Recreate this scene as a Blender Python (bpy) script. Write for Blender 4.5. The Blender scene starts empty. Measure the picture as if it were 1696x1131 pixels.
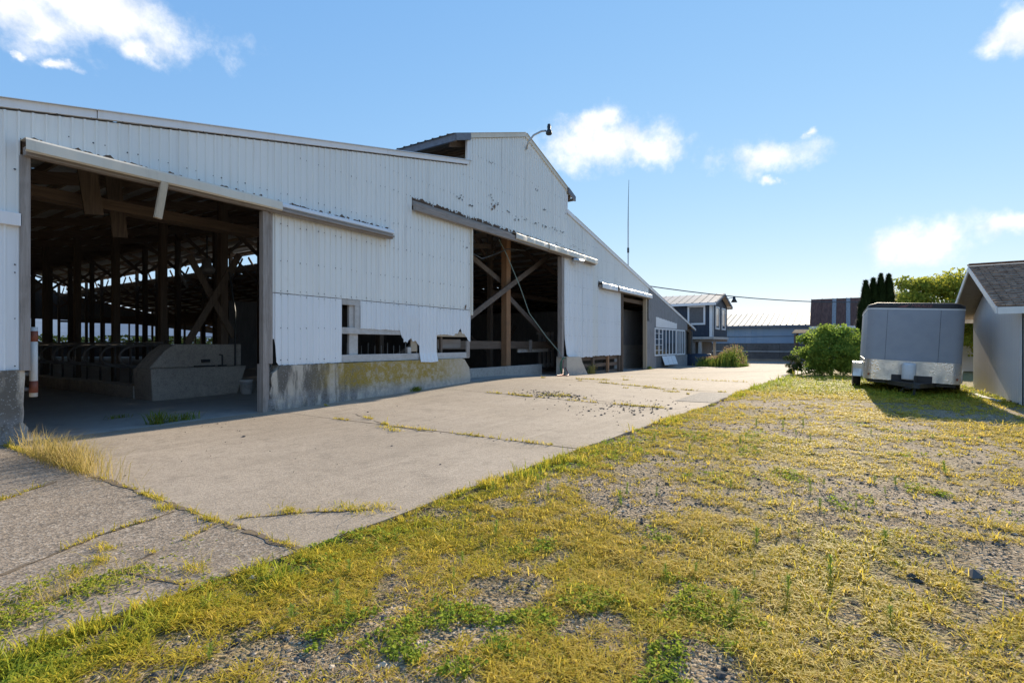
import bpy, math, random
import numpy as np
from mathutils import Vector
random.seed(7); RNG = np.random.default_rng(11)
scene = bpy.context.scene
COL = scene.collection
# World axes: +x runs along the barn's front wall (away from the camera), +y into the barn, z up.
EYE = 1.40
YAW = math.radians(33.164)
# ---------------------------------------------------------------- camera
cam = bpy.data.cameras.new('camera'); cam_o = bpy.data.objects.new('camera', cam); COL.objects.link(cam_o)
cam.sensor_width = 36; cam.lens = 860/1696*36; cam.shift_y = 4.5/1696
cam.clip_start = .05; cam.clip_end = 4000
cam_o.location = (0, 0, EYE); cam_o.rotation_euler = (math.pi/2, 0, YAW - math.pi/2)
scene.camera = cam_o
# ---------------------------------------------------------------- sky and sun
SUN_EL = math.radians(22.3); SUN_AZ = math.radians(1.3)      # azimuth from +x towards +y
world = bpy.data.worlds.new('World'); scene.world = world; world.use_nodes = True
SKY_STRENGTH = .15
def build_sky():
    nt = world.node_tree; nt.nodes.clear(); N = nt.nodes.new; L = nt.links.new
    out = N('ShaderNodeOutputWorld'); bg = N('ShaderNodeBackground'); bg.inputs[1].default_value = SKY_STRENGTH
    sky = N('ShaderNodeTexSky'); sky.sky_type = 'NISHITA'; sky.sun_disc = False
    sky.sun_elevation = SUN_EL; sky.sun_rotation = math.pi/2 - SUN_AZ
    sky.air_density = 1.0; sky.dust_density = 0.; sky.ozone_density = 2.0; sky.altitude = 50
    tc = N('ShaderNodeTexCoord'); sep = N('ShaderNodeSeparateXYZ'); L(tc.outputs['Generated'], sep.inputs[0])
    def M(op, a, b=None, c=None):
        n = N('ShaderNodeMath'); n.operation = op
        for i, v in enumerate((a, b, c)):
            if v is None: continue
            if isinstance(v, (int, float)): n.inputs[i].default_value = v
            else: L(v, n.inputs[i])
        return n.outputs[0]
    az = M('ARCTAN2', sep.outputs[1], sep.outputs[0]); el = M('ARCSINE', sep.outputs[2])
    cv = N('ShaderNodeCombineXYZ'); L(az, cv.inputs[0]); L(el, cv.inputs[1])
    # cumulus clouds: azimuth, elevation, half width, half height (degrees)
    def px(x, y, rx, ry):
        u = (x-848)/860; a = YAW - math.atan(u); r = math.hypot(1, u)
        e = math.atan((570-y)/860/r)
        return a, e, rx/860/(r*r), ry/860/r
    cl = [px(165,22,245,48), px(240,86,42,22), px(30,22,150,60), px(1005,240,130,42), px(985,205,52,28), px(1085,252,64,28), px(1272,258,98,34), px(1282,302,16,12),
          px(1530,402,108,40), px(1675,372,66,24), px(1700,40,58,42), px(1342,217,20,10), px(36,95,16,9), px(105,113,32,9), px(60,55,46,14)]
    for i in range(16):
        a = math.radians(110 + i*13.5 + random.uniform(-5, 5)); e = math.radians(random.uniform(9, 40)); w = math.radians(random.uniform(3, 9))
        cl.append((a - (2*math.pi if a > math.pi else 0), e, w, w*.4))
    wn0 = N('ShaderNodeTexNoise'); wn0.inputs['Scale'].default_value = 14; wn0.inputs['Detail'].default_value = 6; wn0.inputs['Roughness'].default_value = .6; L(tc.outputs['Generated'], wn0.inputs['Vector'])
    wv = N('ShaderNodeVectorMath'); wv.operation = 'MULTIPLY_ADD'; L(wn0.outputs['Color'], wv.inputs[0]); wv.inputs[1].default_value = (.09,.05,0); L(cv.outputs[0], wv.inputs[2])
    wo = N('ShaderNodeVectorMath'); wo.operation = 'SUBTRACT'; L(wv.outputs[0], wo.inputs[0]); wo.inputs[1].default_value = (.045,.025,0)
    dist = None
    for a, e, rx, ry in cl:
        v = N('ShaderNodeVectorMath'); v.operation = 'MULTIPLY_ADD'; L(wo.outputs[0], v.inputs[0])
        v.inputs[1].default_value = (1/rx, 1/ry, 0); v.inputs[2].default_value = (-a/rx, -e/ry, 0)
        ln = N('ShaderNodeVectorMath'); ln.operation = 'LENGTH'; L(v.outputs[0], ln.inputs[0])
        if dist is None: dist = ln.outputs['Value']
        else:
            n = N('ShaderNodeMath'); n.operation = 'SMOOTH_MIN'; n.inputs[2].default_value = .25
            L(dist, n.inputs[0]); L(ln.outputs['Value'], n.inputs[1]); dist = n.outputs[0]
    def noise(scale, detail, rough=.6):
        n = N('ShaderNodeTexNoise'); n.inputs['Scale'].default_value = scale; n.inputs['Detail'].default_value = detail; n.inputs['Roughness'].default_value = rough
        L(tc.outputs['Generated'], n.inputs['Vector']); return n.outputs['Fac']
    n1 = noise(16, 8, .62); n2 = noise(24, 5)
    val = M('ADD', M('SUBTRACT', 1.0, dist), M('MULTIPLY', M('SUBTRACT', n1, .5), 2.2))
    mr = N('ShaderNodeMapRange'); mr.interpolation_type = 'SMOOTHSTEP'; mr.inputs[1].default_value = -.12; mr.inputs[2].default_value = 1.0; L(val, mr.inputs[0])
    cf = N('ShaderNodeMapRange'); cf.inputs[1].default_value = .36; cf.inputs[2].default_value = .6; L(n2, cf.inputs[0]); cm = N('ShaderNodeMix'); cm.data_type = 'RGBA'; L(cf.outputs[0], cm.inputs['Factor'])
    cm.inputs['A'].default_value = (3.3, 3.4, 3.55, 1); cm.inputs['B'].default_value = (4.4, 4.3, 4.25, 1)
    # soften the sky's contrast (camera-style highlight compression, the same in every direction)
    sc = N('ShaderNodeSeparateColor'); L(sky.outputs[0], sc.inputs[0]); cc = N('ShaderNodeCombineColor')
    for i, (p_, a_) in enumerate(((.75,.420),(.5,.428),(.25,.505))):
        L(M('MULTIPLY', M('POWER', M('MULTIPLY', sc.outputs[i], SKY_STRENGTH), p_), a_/SKY_STRENGTH), cc.inputs[i])
    mix = N('ShaderNodeMix'); mix.data_type = 'RGBA'; L(M('MULTIPLY', mr.outputs[0], .93), mix.inputs['Factor']); L(cc.outputs[0], mix.inputs['A']); L(cm.outputs['Result'], mix.inputs['B'])
    L(mix.outputs['Result'], bg.inputs[0]); L(bg.outputs[0], out.inputs[0])
build_sky()
sun = bpy.data.lights.new('sun', 'SUN'); sun.energy = 4.8; sun.angle = math.radians(.55); sun.color = (1, .86, .66)
sun_o = bpy.data.objects.new('sun', sun); COL.objects.link(sun_o)
sd = Vector((math.cos(SUN_AZ)*math.cos(SUN_EL), math.sin(SUN_AZ)*math.cos(SUN_EL), math.sin(SUN_EL)))
sun_o.rotation_euler = sd.to_track_quat('Z', 'Y').to_euler(); sun_o.location = (60, 0, 40)
vs = scene.view_settings; vs.view_transform = 'Standard'; vs.look = 'None'; vs.gamma = 1; vs.use_curve_mapping = False; vs.exposure = 1.0
scene.render.engine = 'CYCLES'; scene.cycles.max_bounces = 8; scene.cycles.diffuse_bounces = 5

# ---------------------------------------------------------------- helpers
def hsh(ix, iy, k): return np.modf(np.abs(np.sin(ix*127.1+iy*311.7+k*74.7)*43758.5453))[0]
def vnoise(x, y, k=0):
    x = np.asarray(x, float); y = np.asarray(y, float); ix = np.floor(x); iy = np.floor(y); fx = x-ix; fy = y-iy
    fx = fx*fx*(3-2*fx); fy = fy*fy*(3-2*fy)
    return (hsh(ix,iy,k)*(1-fx)+hsh(ix+1,iy,k)*fx)*(1-fy)+(hsh(ix,iy+1,k)*(1-fx)+hsh(ix+1,iy+1,k)*fx)*fy
def fbm(x, y, k=0, o=4):
    a, s, v, t = .5, 1., 0., 0.
    for i in range(o): v = v+a*vnoise(np.asarray(x)*s, np.asarray(y)*s, k+i*3); t += a; a *= .5; s *= 2.03
    return v/t
def sstep(a, b, x): t = np.clip((np.asarray(x, float)-a)/(b-a), 0, 1); return t*t*(3-2*t)
def g(x, y):
    x = np.asarray(x, float); y = np.asarray(y, float)
    return .21*np.exp(-((x-14.5)/4.6)**2)*sstep(3.2, 9.6, y) + .04*sstep(3, 9, x) - .09*sstep(20, 30, x) - .22*sstep(29, 46, x)
def yard_edge(x):
    return np.interp(x, [-14,.7,2.2,3.7,6.2,8.8,12.4,16,22,28,34,40,50,60], [3.25,3.2,3.14,3.12,3.0,2.86,2.66,2.7,2.36,2.2,1.6,1.2,.8,.6]) + .12*(fbm(np.asarray(x)*1.7, 3.3, 5)-.5)

MATS = {}
def fast_mesh(name, V, loops, nper, smooth=False):
    me = bpy.data.meshes.new(name); V = np.ascontiguousarray(V, np.float32); loops = np.ascontiguousarray(loops, np.int32).ravel()
    nf = len(loops)//nper
    me.vertices.add(len(V)); me.vertices.foreach_set('co', V.ravel())
    me.loops.add(len(loops)); me.loops.foreach_set('vertex_index', loops)
    me.polygons.add(nf); me.polygons.foreach_set('loop_start', np.arange(nf, dtype=np.int32)*nper)
    me.polygons.foreach_set('use_smooth', np.full(nf, bool(smooth)))
    me.update(calc_edges=True); return me
def link(name, me, mat=None, parent=None, **props):
    o = bpy.data.objects.new(name, me); COL.objects.link(o)
    if mat and me is not None: me.materials.append(MATS[mat])
    if parent is not None: o.parent = parent
    for k, v in props.items(): o[k] = v
    return o
def thing(name, label, cat, loc=(0,0,0), rot=(0,0,0), group=None):
    o = bpy.data.objects.new(name, None); COL.objects.link(o); o.location = loc; o.rotation_euler = rot; o.empty_display_size = .3
    o['label'] = label; o['category'] = cat
    if group: o['group'] = group
    return o
def root_of(o):
    v = Vector((0,0,0))
    while o is not None: v = v + o.location; o = o.parent
    return v
class MB:
    def __init__(s): s.v = []; s.f = []
    def add(s, vs, fs):
        b = len(s.v); s.v += [tuple(p) for p in vs]; s.f += [tuple(i+b for i in q) for q in fs]; return s
    def box(s, x0, x1, y0, y1, z0, z1):
        return s.add([(x0,y0,z0),(x1,y0,z0),(x1,y1,z0),(x0,y1,z0),(x0,y0,z1),(x1,y0,z1),(x1,y1,z1),(x0,y1,z1)],
                     [(3,2,1,0),(4,5,6,7),(0,1,5,4),(1,2,6,5),(2,3,7,6),(3,0,4,7)])
    def beam(s, a, b, w, h, up=(0,0,1)):
        a = Vector(a); b = Vector(b); d = (b-a).normalized(); up = Vector(up)
        if abs(d.dot(up)) > .98: up = Vector((0,1,0))
        r = d.cross(up).normalized(); u = r.cross(d).normalized(); r = r*w/2; u = u*h/2
        return s.add([a-r-u,a+r-u,a+r+u,a-r+u,b-r-u,b+r-u,b+r+u,b-r+u], [(0,1,2,3),(7,6,5,4),(1,0,4,5),(2,1,5,6),(3,2,6,7),(0,3,7,4)])
    def tube(s, pts, r, n=8, cap=True):
        pts = [Vector(p) for p in pts]; rs = r if isinstance(r, (list, tuple)) else [r]*len(pts); b0 = len(s.v); prev = None
        for i, p in enumerate(pts):
            d = (pts[min(i+1,len(pts)-1)]-pts[max(i-1,0)]).normalized()
            if prev is None: a = d.orthogonal().normalized()
            else: a = (prev-d*prev.dot(d)).normalized()
            prev = a; c = d.cross(a)
            for k in range(n): t = 2*math.pi*k/n; s.v.append(tuple(p+(a*math.cos(t)+c*math.sin(t))*rs[i]))
        for i in range(len(pts)-1):
            for k in range(n): k2 = (k+1)%n; s.f.append((b0+i*n+k, b0+i*n+k2, b0+(i+1)*n+k2, b0+(i+1)*n+k))
        if cap:
            s.f.append(tuple(b0+k for k in reversed(range(n)))); e = b0+(len(pts)-1)*n; s.f.append(tuple(e+k for k in range(n)))
        return s
    def prism(s, poly, axis, a, b):     # poly in the two other axes
        n = len(poly); P = lambda q, t: {'x': (t,q[0],q[1]), 'y': (q[0],t,q[1]), 'z': (q[0],q[1],t)}[axis]
        return s.add([P(q,a) for q in poly]+[P(q,b) for q in poly], [tuple(range(n)), tuple(reversed(range(n,2*n)))]+[(i,i+n,(i+1)%n+n,(i+1)%n) for i in range(n)])
    def lathe(s, prof, c, n=20):
        b0 = len(s.v)
        for r, z in prof:
            for k in range(n): t = 2*math.pi*k/n; s.v.append((c[0]+r*math.cos(t), c[1]+r*math.sin(t), c[2]+z))
        for i in range(len(prof)-1):
            for k in range(n): k2 = (k+1)%n; s.f.append((b0+i*n+k, b0+i*n+k2, b0+(i+1)*n+k2, b0+(i+1)*n+k))
        return s
    def mesh(s, name, off=Vector((0,0,0)), smooth=False):
        me = bpy.data.meshes.new(name); me.from_pydata([(x-off.x,y-off.y,z-off.z) for x,y,z in s.v], [], s.f); me.update()
        if smooth: me.polygons.foreach_set('use_smooth', [True]*len(me.polygons))
        return me
    def obj(s, name, mat, parent=None, smooth=False, local=False, bevel=0, **props):
        off = root_of(parent) if (parent is not None and not local) else Vector((0,0,0))
        o = link(name, s.mesh(name, off, smooth), mat, parent, **props)
        if bevel:
            m = o.modifiers.new('bevel', 'BEVEL'); m.width = bevel; m.segments = 2; m.limit_method = 'ANGLE'
        return o
def tag(o, label, cat, group=None):
    o['label'] = label; o['category'] = cat
    if group: o['group'] = group
    return o

# ---------------------------------------------------------------- materials
class NT:
    def __init__(s, name):
        s.m = bpy.data.materials.new(name); s.m.use_nodes = True; s.t = s.m.node_tree; s.b = s.t.nodes['Principled BSDF']; MATS[name] = s.m
        s.tc = s.n('ShaderNodeTexCoord'); s.geo = s.n('ShaderNodeNewGeometry'); s.P = s.geo.outputs['Position']
    def n(s, k): return s.t.nodes.new(k)
    def l(s, a, b): s.t.links.new(a, b)
    def map(s, scale, src=None, loc=(0,0,0), rot=(0,0,0)):
        m = s.n('ShaderNodeMapping'); m.inputs['Scale'].default_value = scale if isinstance(scale, tuple) else (scale,)*3; m.inputs['Location'].default_value = loc; m.inputs['Rotation'].default_value = rot
        s.l(src or s.P, m.inputs[0]); return m.outputs[0]
    def noise(s, scale, detail=4, rough=.55, vec=None, dist=0):
        n = s.n('ShaderNodeTexNoise'); n.inputs['Scale'].default_value = 1; n.inputs['Detail'].default_value = detail; n.inputs['Roughness'].default_value = rough; n.inputs['Distortion'].default_value = dist
        s.l(vec or s.map(scale), n.inputs['Vector']); return n.outputs['Fac']
    def vor(s, scale, feature='F1', out='Distance', vec=None):
        n = s.n('ShaderNodeTexVoronoi'); n.feature = feature; n.inputs['Scale'].default_value = 1; s.l(vec or s.map(scale), n.inputs['Vector']); return n.outputs[out]
    def ramp(s, fac, a, b, lo=0., hi=1., smooth=True):
        m = s.n('ShaderNodeMapRange'); m.interpolation_type = 'SMOOTHSTEP' if smooth else 'LINEAR'
        m.inputs[1].default_value = a; m.inputs[2].default_value = b; m.inputs[3].default_value = lo; m.inputs[4].default_value = hi; s.l(fac, m.inputs[0]); return m.outputs[0]
    def math(s, op, a, b=0.):
        n = s.n('ShaderNodeMath'); n.operation = op
        for i, v in enumerate((a, b)):
            if isinstance(v, (int, float)): n.inputs[i].default_value = v
            else: s.l(v, n.inputs[i])
        return n.outputs[0]
    def mix(s, fac, a, b, mode='MIX'):
        n = s.n('ShaderNodeMix'); n.data_type = 'RGBA'; n.blend_type = mode
        for k, v in (('Factor', fac), ('A', a), ('B', b)):
            if isinstance(v, tuple): n.inputs[k].default_value = (*v, 1)
            elif isinstance(v, (int, float)): n.inputs[k].default_value = v
            else: s.l(v, n.inputs[k])
        return n.outputs['Result']
    def rnd(s): return s.n('ShaderNodeObjectInfo').outputs['Random']
    def attr(s, name): a = s.n('ShaderNodeAttribute'); a.attribute_name = name; return a.outputs['Fac']
    def done(s, col, rough=.6, metal=0., bump=None, bs=.3, bd=.01, spec=.5):
        for k, v in (('Base Color', col), ('Roughness', rough), ('Metallic', metal)):
            if isinstance(v, tuple): s.b.inputs[k].default_value = (*v, 1)
            elif isinstance(v, (int, float)): s.b.inputs[k].default_value = v
            else: s.l(v, s.b.inputs[k])
        s.b.inputs['Specular IOR Level'].default_value = spec
        if bump is not None:
            b = s.n('ShaderNodeBump'); b.inputs['Strength'].default_value = bs; b.inputs['Distance'].default_value = bd; s.l(bump, b.inputs['Height']); s.l(b.outputs[0], s.b.inputs['Normal'])
        return s.m
def sep_z(t):
    s = t.n('ShaderNodeSeparateXYZ'); t.l(t.P, s.inputs[0]); return s.outputs[2]
def m_siding(name, base, tint, dirt=.5, rough=.42):
    t = NT(name); big = t.noise((.35,.35,.18), 3); streak = t.noise((9,9,.35), 4, .6); fine = t.noise(60, 3)
    c = t.mix(t.ramp(big, .3, .7), base, tint)
    c = t.mix(t.math('MULTIPLY', t.ramp(streak, .5, .8), .38*dirt), c, (.36,.34,.30))
    c = t.mix(t.math('MULTIPLY', t.ramp(t.noise((2.2,2.2,1.4), 5, .7), .60, .78), .5*dirt), c, (.42,.40,.36))
    c = t.mix(t.math('MULTIPLY', t.rnd(), .16), c, (.55,.59,.60))
    run_ = t.math('MULTIPLY', t.ramp(t.noise((16,16,.5), 5, .7), .60, .74), t.ramp(t.noise(.7, 3), .45, .65)); c = t.mix(t.math('MULTIPLY', run_, .45*dirt), c, (.34,.24,.16))
    c = t.mix(t.math('MULTIPLY', t.ramp(t.noise(7, 6, .75), .69, .74), .8), c, (.20,.12,.07))
    t.done(c, t.ramp(streak, .3, .8, rough-.08, rough+.15), .0, fine, .05, .002, .5)
def m_wood(name, a, b, scale, dark=.5, rough=.85):
    t = NT(name); gr = t.noise(scale, 5, .65, dist=.6); k = t.noise(2.3, 3); fine = t.noise(tuple(v*3 for v in scale), 3)
    c = t.mix(t.ramp(gr, .28, .72), a, b); c = t.mix(t.math('MULTIPLY', t.ramp(fine, .55, .75), dark), c, tuple(v*.35 for v in a))
    c = t.mix(t.math('MULTIPLY', t.rnd(), .3), c, tuple(v*.62 for v in b)); c = t.mix(t.math('MULTIPLY', t.ramp(k, .5, .8), .3), c, (.12,.10,.08))
    t.done(c, rough, 0, gr, .5, .006, .25)
def m_plain(name, col, rough=.5, metal=0., var=.25, scale=5, spec=.5, bump=0):
    t = NT(name); n = t.noise(scale, 5, .6)
    c = t.mix(t.math('MULTIPLY', t.ramp(n, .35, .75), var), col, tuple(v*.5 for v in col))
    t.done(c, t.ramp(n, .3, .7, max(rough-.07, .02), min(rough+.1, 1)), metal, n if bump else None, bump, .004, spec)
m_siding('siding', (.85,.85,.81), (.80,.815,.79), .5, .36); m_siding('siding_low', (.84,.86,.87), (.80,.83,.85), .4)
m_siding('trim', (.84,.83,.83), (.78,.78,.79), .3, .4); m_siding('cream_trim', (.74,.69,.58), (.64,.58,.47), .8, .5)
m_siding('roof_metal', (.46,.47,.47), (.36,.36,.36), 1., .5)
m_wood('wood_v', (.27,.235,.21), (.40,.36,.33), (26,26,1.6)); m_wood('wood_x', (.27,.235,.21), (.38,.34,.31), (1.6,26,26)); m_wood('wood_y', (.20,.15,.11), (.28,.21,.15), (26,1.2,26))
m_wood('wood_brown_v', (.115,.088,.068), (.19,.145,.11), (22,22,1.2)); m_wood('wood_brown_x', (.14,.10,.075), (.21,.155,.115), (1.2,22,22)); m_wood('brace_wood', (.15,.12,.10), (.23,.19,.16), (6,18,6), .4); m_wood('wood_orange', (.32,.17,.09), (.42,.24,.13), (22,22,1.2), .3)
m_wood('wood_white', (.62,.61,.59), (.50,.48,.45), (5,12,5), .35); m_wood('wood_cream', (.55,.46,.33), (.45,.37,.27), (18,18,1.5), .4)
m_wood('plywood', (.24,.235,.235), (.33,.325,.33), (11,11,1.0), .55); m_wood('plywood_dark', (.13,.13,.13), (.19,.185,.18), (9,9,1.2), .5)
m_wood('navy_board', (.030,.046,.072), (.045,.062,.09), (20,20,1.2), .4, .6)
m_plain('rust', (.16,.085,.045), .9, 0, .6, 30); m_plain('hole', (.02,.017,.015), .95); m_plain('screw', (.07,.075,.085), .6, .2)
m_plain('dark_metal', (.05,.055,.06), .5, .5); m_plain('galv', (.46,.48,.5), .4, .7, .3, 20); m_plain('pipe', (.20,.19,.185), .5, .4, .5, 12)
m_plain('white_paint', (.78,.78,.76), .45, 0, .15, 9); m_plain('red_band', (.30,.09,.05), .55, 0, .3, 20); m_plain('plastic_white', (.72,.73,.74), .4, 0, .18, 12)
m_plain('rubber', (.022,.022,.024), .8); m_plain('hose_green', (.05,.17,.09), .45); m_plain('hose_red', (.4,.06,.05), .45); m_plain('cable', (.06,.07,.075), .6); m_plain('rope', (.30,.42,.38), .8)
m_plain('tank_dark', (.030,.045,.075), .45, 0, .4, 6); m_plain('fascia_dark', (.16,.18,.22), .6, 0, .4, 8)
def m_concrete(name, a, b, agg=.5, stain=.5, scale=1.):
    t = NT(name); big = t.noise(.45*scale, 5, .6); mid = t.noise(3.5*scale, 5, .65); fine = t.noise(75, 4, .7); v = t.vor(62); vv = t.vor(62, 'F1', 'Color')
    c = t.mix(t.ramp(big, .32, .68), a, b); c = t.mix(t.math('MULTIPLY', t.ramp(mid, .48, .72), stain), c, tuple(x*.62 for x in a))
    sepc = t.n('ShaderNodeSeparateColor'); t.l(vv, sepc.inputs[0])
    c = t.mix(t.math('MULTIPLY', t.ramp(sepc.outputs[0], .2, .9), agg), c, (.10,.085,.07)); c = t.mix(t.math('MULTIPLY', t.ramp(sepc.outputs[1], .75, .95), agg*.7), c, (.50,.44,.36))
    c = t.mix(t.math('MULTIPLY', t.ramp(fine, .5, .7), .25), c, tuple(x*.5 for x in a))
    blot = t.noise(.9*scale, 6, .72); c = t.mix(t.math('MULTIPLY', t.ramp(blot, .53, .66), stain*.75), c, tuple(x*.55 for x in a))
    trk = t.noise(1, 5, .6, vec=t.map((.12,1.6,1), rot=(0,0,.05))); c = t.mix(t.math('MULTIPLY', t.ramp(trk, .52, .68), stain*.55), c, tuple(x*.6 for x in a))
    scr = t.noise((.35,5,1), 4, .6, vec=t.map((.3,4.5,1), rot=(0,0,.35))); c = t.mix(t.math('MULTIPLY', t.ramp(scr, .56, .75), .28), c, tuple(min(x*1.35, .8) for x in b))
    h = t.math('ADD', t.math('MULTIPLY', v, .6), t.math('MULTIPLY', fine, .6))
    t.done(c, .88, 0, h, .35+.3*agg, .008, .3)
m_concrete('slab', (.33,.27,.205), (.41,.34,.265), .36, .5); m_concrete('slab_rough', (.28,.22,.16), (.38,.305,.23), .8, .5); m_concrete('floor', (.33,.32,.30), (.40,.385,.36), .1, .5)
m_concrete('base_dark', (.13,.115,.11), (.20,.18,.17), .2, .6); m_concrete('patch', (.17,.16,.15), (.23,.215,.2), .7, .4); m_concrete('block', (.42,.385,.345), (.52,.48,.43), .35, .6, 2)
def m_stem():
    t = NT('stem_wall'); z = sep_z(t); x = t.n('ShaderNodeSeparateXYZ'); t.l(t.P, x.inputs[0]); X = x.outputs[0]
    big = t.noise(1.1, 5, .6); st = t.noise((3.2,3.2,.7), 5, .65); mid = t.noise(9, 6, .7); fine = t.noise(70, 4, .7)
    c = t.mix(t.ramp(big, .3, .7), (.52,.45,.36), (.62,.55,.45))
    # black algae runs, ochre lichen, pale lower efflorescence: patches with their own outline on this wall
    blk = t.math('MULTIPLY', t.ramp(st, .43, .58), t.ramp(X, 10.8, 7.6)); c = t.mix(t.math('MULTIPLY', blk, .85), c, (.085,.08,.072))
    lw = t.math('MULTIPLY', t.ramp(t.noise((1.3,1.3,.9), 5, .65, vec=t.map((1.1,1.1,.55), loc=(3.1,0,0))), .36, .54), t.ramp(t.math('ADD', z, t.math('MULTIPLY', mid, .4)), .38, .75)); lx = t.math('MULTIPLY', t.ramp(X, 6.9, 8.2), t.ramp(X, 13.5, 10.6))
    c = t.mix(t.math('MULTIPLY', t.math('MULTIPLY', lw, lx), t.ramp(mid, .34, .58, .3, .95)), c, (.38,.26,.035)); c = t.mix(t.math('MULTIPLY', t.math('MULTIPLY', t.ramp(mid, .55, .72), lx), .5), c, (.30,.20,.03))
    low = t.math('MULTIPLY', t.ramp(t.math('ADD', z, t.math('MULTIPLY', mid, .25)), .62, .36), t.ramp(mid, .35, .6)); c = t.mix(t.math('MULTIPLY', low, .6), c, (.30,.30,.31))
    c = t.mix(t.ramp(t.vor(28), .30, .16, 0, .35), c, (.66,.65,.63)); c = t.mix(t.math('MULTIPLY', t.ramp(fine, .5, .7), .35), c, (.14,.13,.12))
    t.done(c, .9, 0, t.math('ADD', mid, fine), .6, .012, .2)
m_stem()
def m_ground():
    t = NT('ground'); cov = t.attr('cover'); big = t.noise(.5, 5, .65); mid = t.noise(6, 6, .7); v = t.vor(38, 'F1', 'Color'); vd = t.vor(38); v2 = t.vor(95, 'F1', 'Color')
    s1 = t.n('ShaderNodeSeparateColor'); t.l(v, s1.inputs[0]); s2 = t.n('ShaderNodeSeparateColor'); t.l(v2, s2.inputs[0])
    c = t.mix(t.ramp(big, .35, .65), (.31,.225,.135), (.40,.30,.19)); c = t.mix(t.ramp(s1.outputs[0], .1, .9, 0, .5), c, (.15,.125,.10)); c = t.mix(t.ramp(s2.outputs[1], .72, .95, 0, .6), c, (.52,.46,.37))
    c = t.mix(t.ramp(s2.outputs[0], .6, .9, 0, .55), c, (.065,.05,.04))  # dark soil speckle that also paints the shadowed gaps between tufts
    gcol = t.mix(t.ramp(mid, .35, .65), (.25,.19,.06), (.17,.14,.04)); gcol = t.mix(t.ramp(s2.outputs[2], .5, .9, 0, .6), gcol, (.09,.07,.025))
    gf = t.math('MULTIPLY', cov, t.ramp(t.math('ADD', mid, t.math('MULTIPLY', big, .3)), .42, .72, .25, 1.)); c = t.mix(gf, c, gcol)
    t.done(c, .95, 0, t.math('ADD', t.math('MULTIPLY', vd, -1.), t.math('MULTIPLY', mid, .6)), .7, .02, .2)
m_ground()
def m_leaf(name, cols, trans=.35, rough=.55):
    t = NT(name); a = t.attr('tint'); c = t.mix(t.ramp(a, 0, .5, smooth=False), cols[0], cols[1]); c = t.mix(t.ramp(a, .5, 1, smooth=False), c, cols[2])
    t.done(c, rough, 0, None, spec=.06)
    if trans:
        tr = t.n('ShaderNodeBsdfTranslucent'); t.l(c, tr.inputs[0]); mx = t.n('ShaderNodeMixShader'); mx.inputs[0].default_value = trans
        t.l(t.b.outputs[0], mx.inputs[1]); t.l(tr.outputs[0], mx.inputs[2]); t.l(mx.outputs[0], t.t.nodes['Material Output'].inputs[0])
m_leaf('cover', [(.64,.49,.12), (.57,.46,.055), (.34,.39,.045)], .5); m_leaf('grass_green', [(.36,.35,.07), (.24,.30,.05), (.14,.22,.04)], .45); m_leaf('straw', [(.58,.45,.20), (.48,.38,.13), (.32,.30,.08)], .5)
m_leaf('litter', [(.52,.42,.27), (.40,.30,.17), (.24,.17,.09)], .2, .9); m_leaf('clover', [(.42,.42,.06), (.29,.36,.05), (.17,.27,.04)], .5, .8); m_leaf('weed', [(.30,.38,.08), (.22,.31,.06), (.34,.38,.09)], .5, .8)
m_leaf('bush_leaf', [(.30,.38,.07), (.18,.28,.05), (.09,.16,.03)], .5); m_leaf('thuja', [(.035,.062,.02), (.022,.042,.014), (.015,.03,.011)], .12); m_leaf('maple', [(.46,.44,.06), (.27,.31,.05), (.11,.16,.03)], .5)
m_leaf('seedhead', [(.40,.27,.16), (.34,.25,.12), (.22,.22,.06)]); m_leaf('hedge', [(.10,.13,.04), (.07,.10,.03), (.05,.08,.02)], .2)
m_leaf('stone', [(.13,.105,.08), (.32,.255,.185), (.62,.52,.39)], 0, .95); m_leaf('stone_dark', [(.05,.05,.052), (.09,.088,.085), (.14,.135,.13)], 0, .9)
m_wood('bark', (.13,.105,.08), (.20,.165,.13), (20,20,3))
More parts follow.
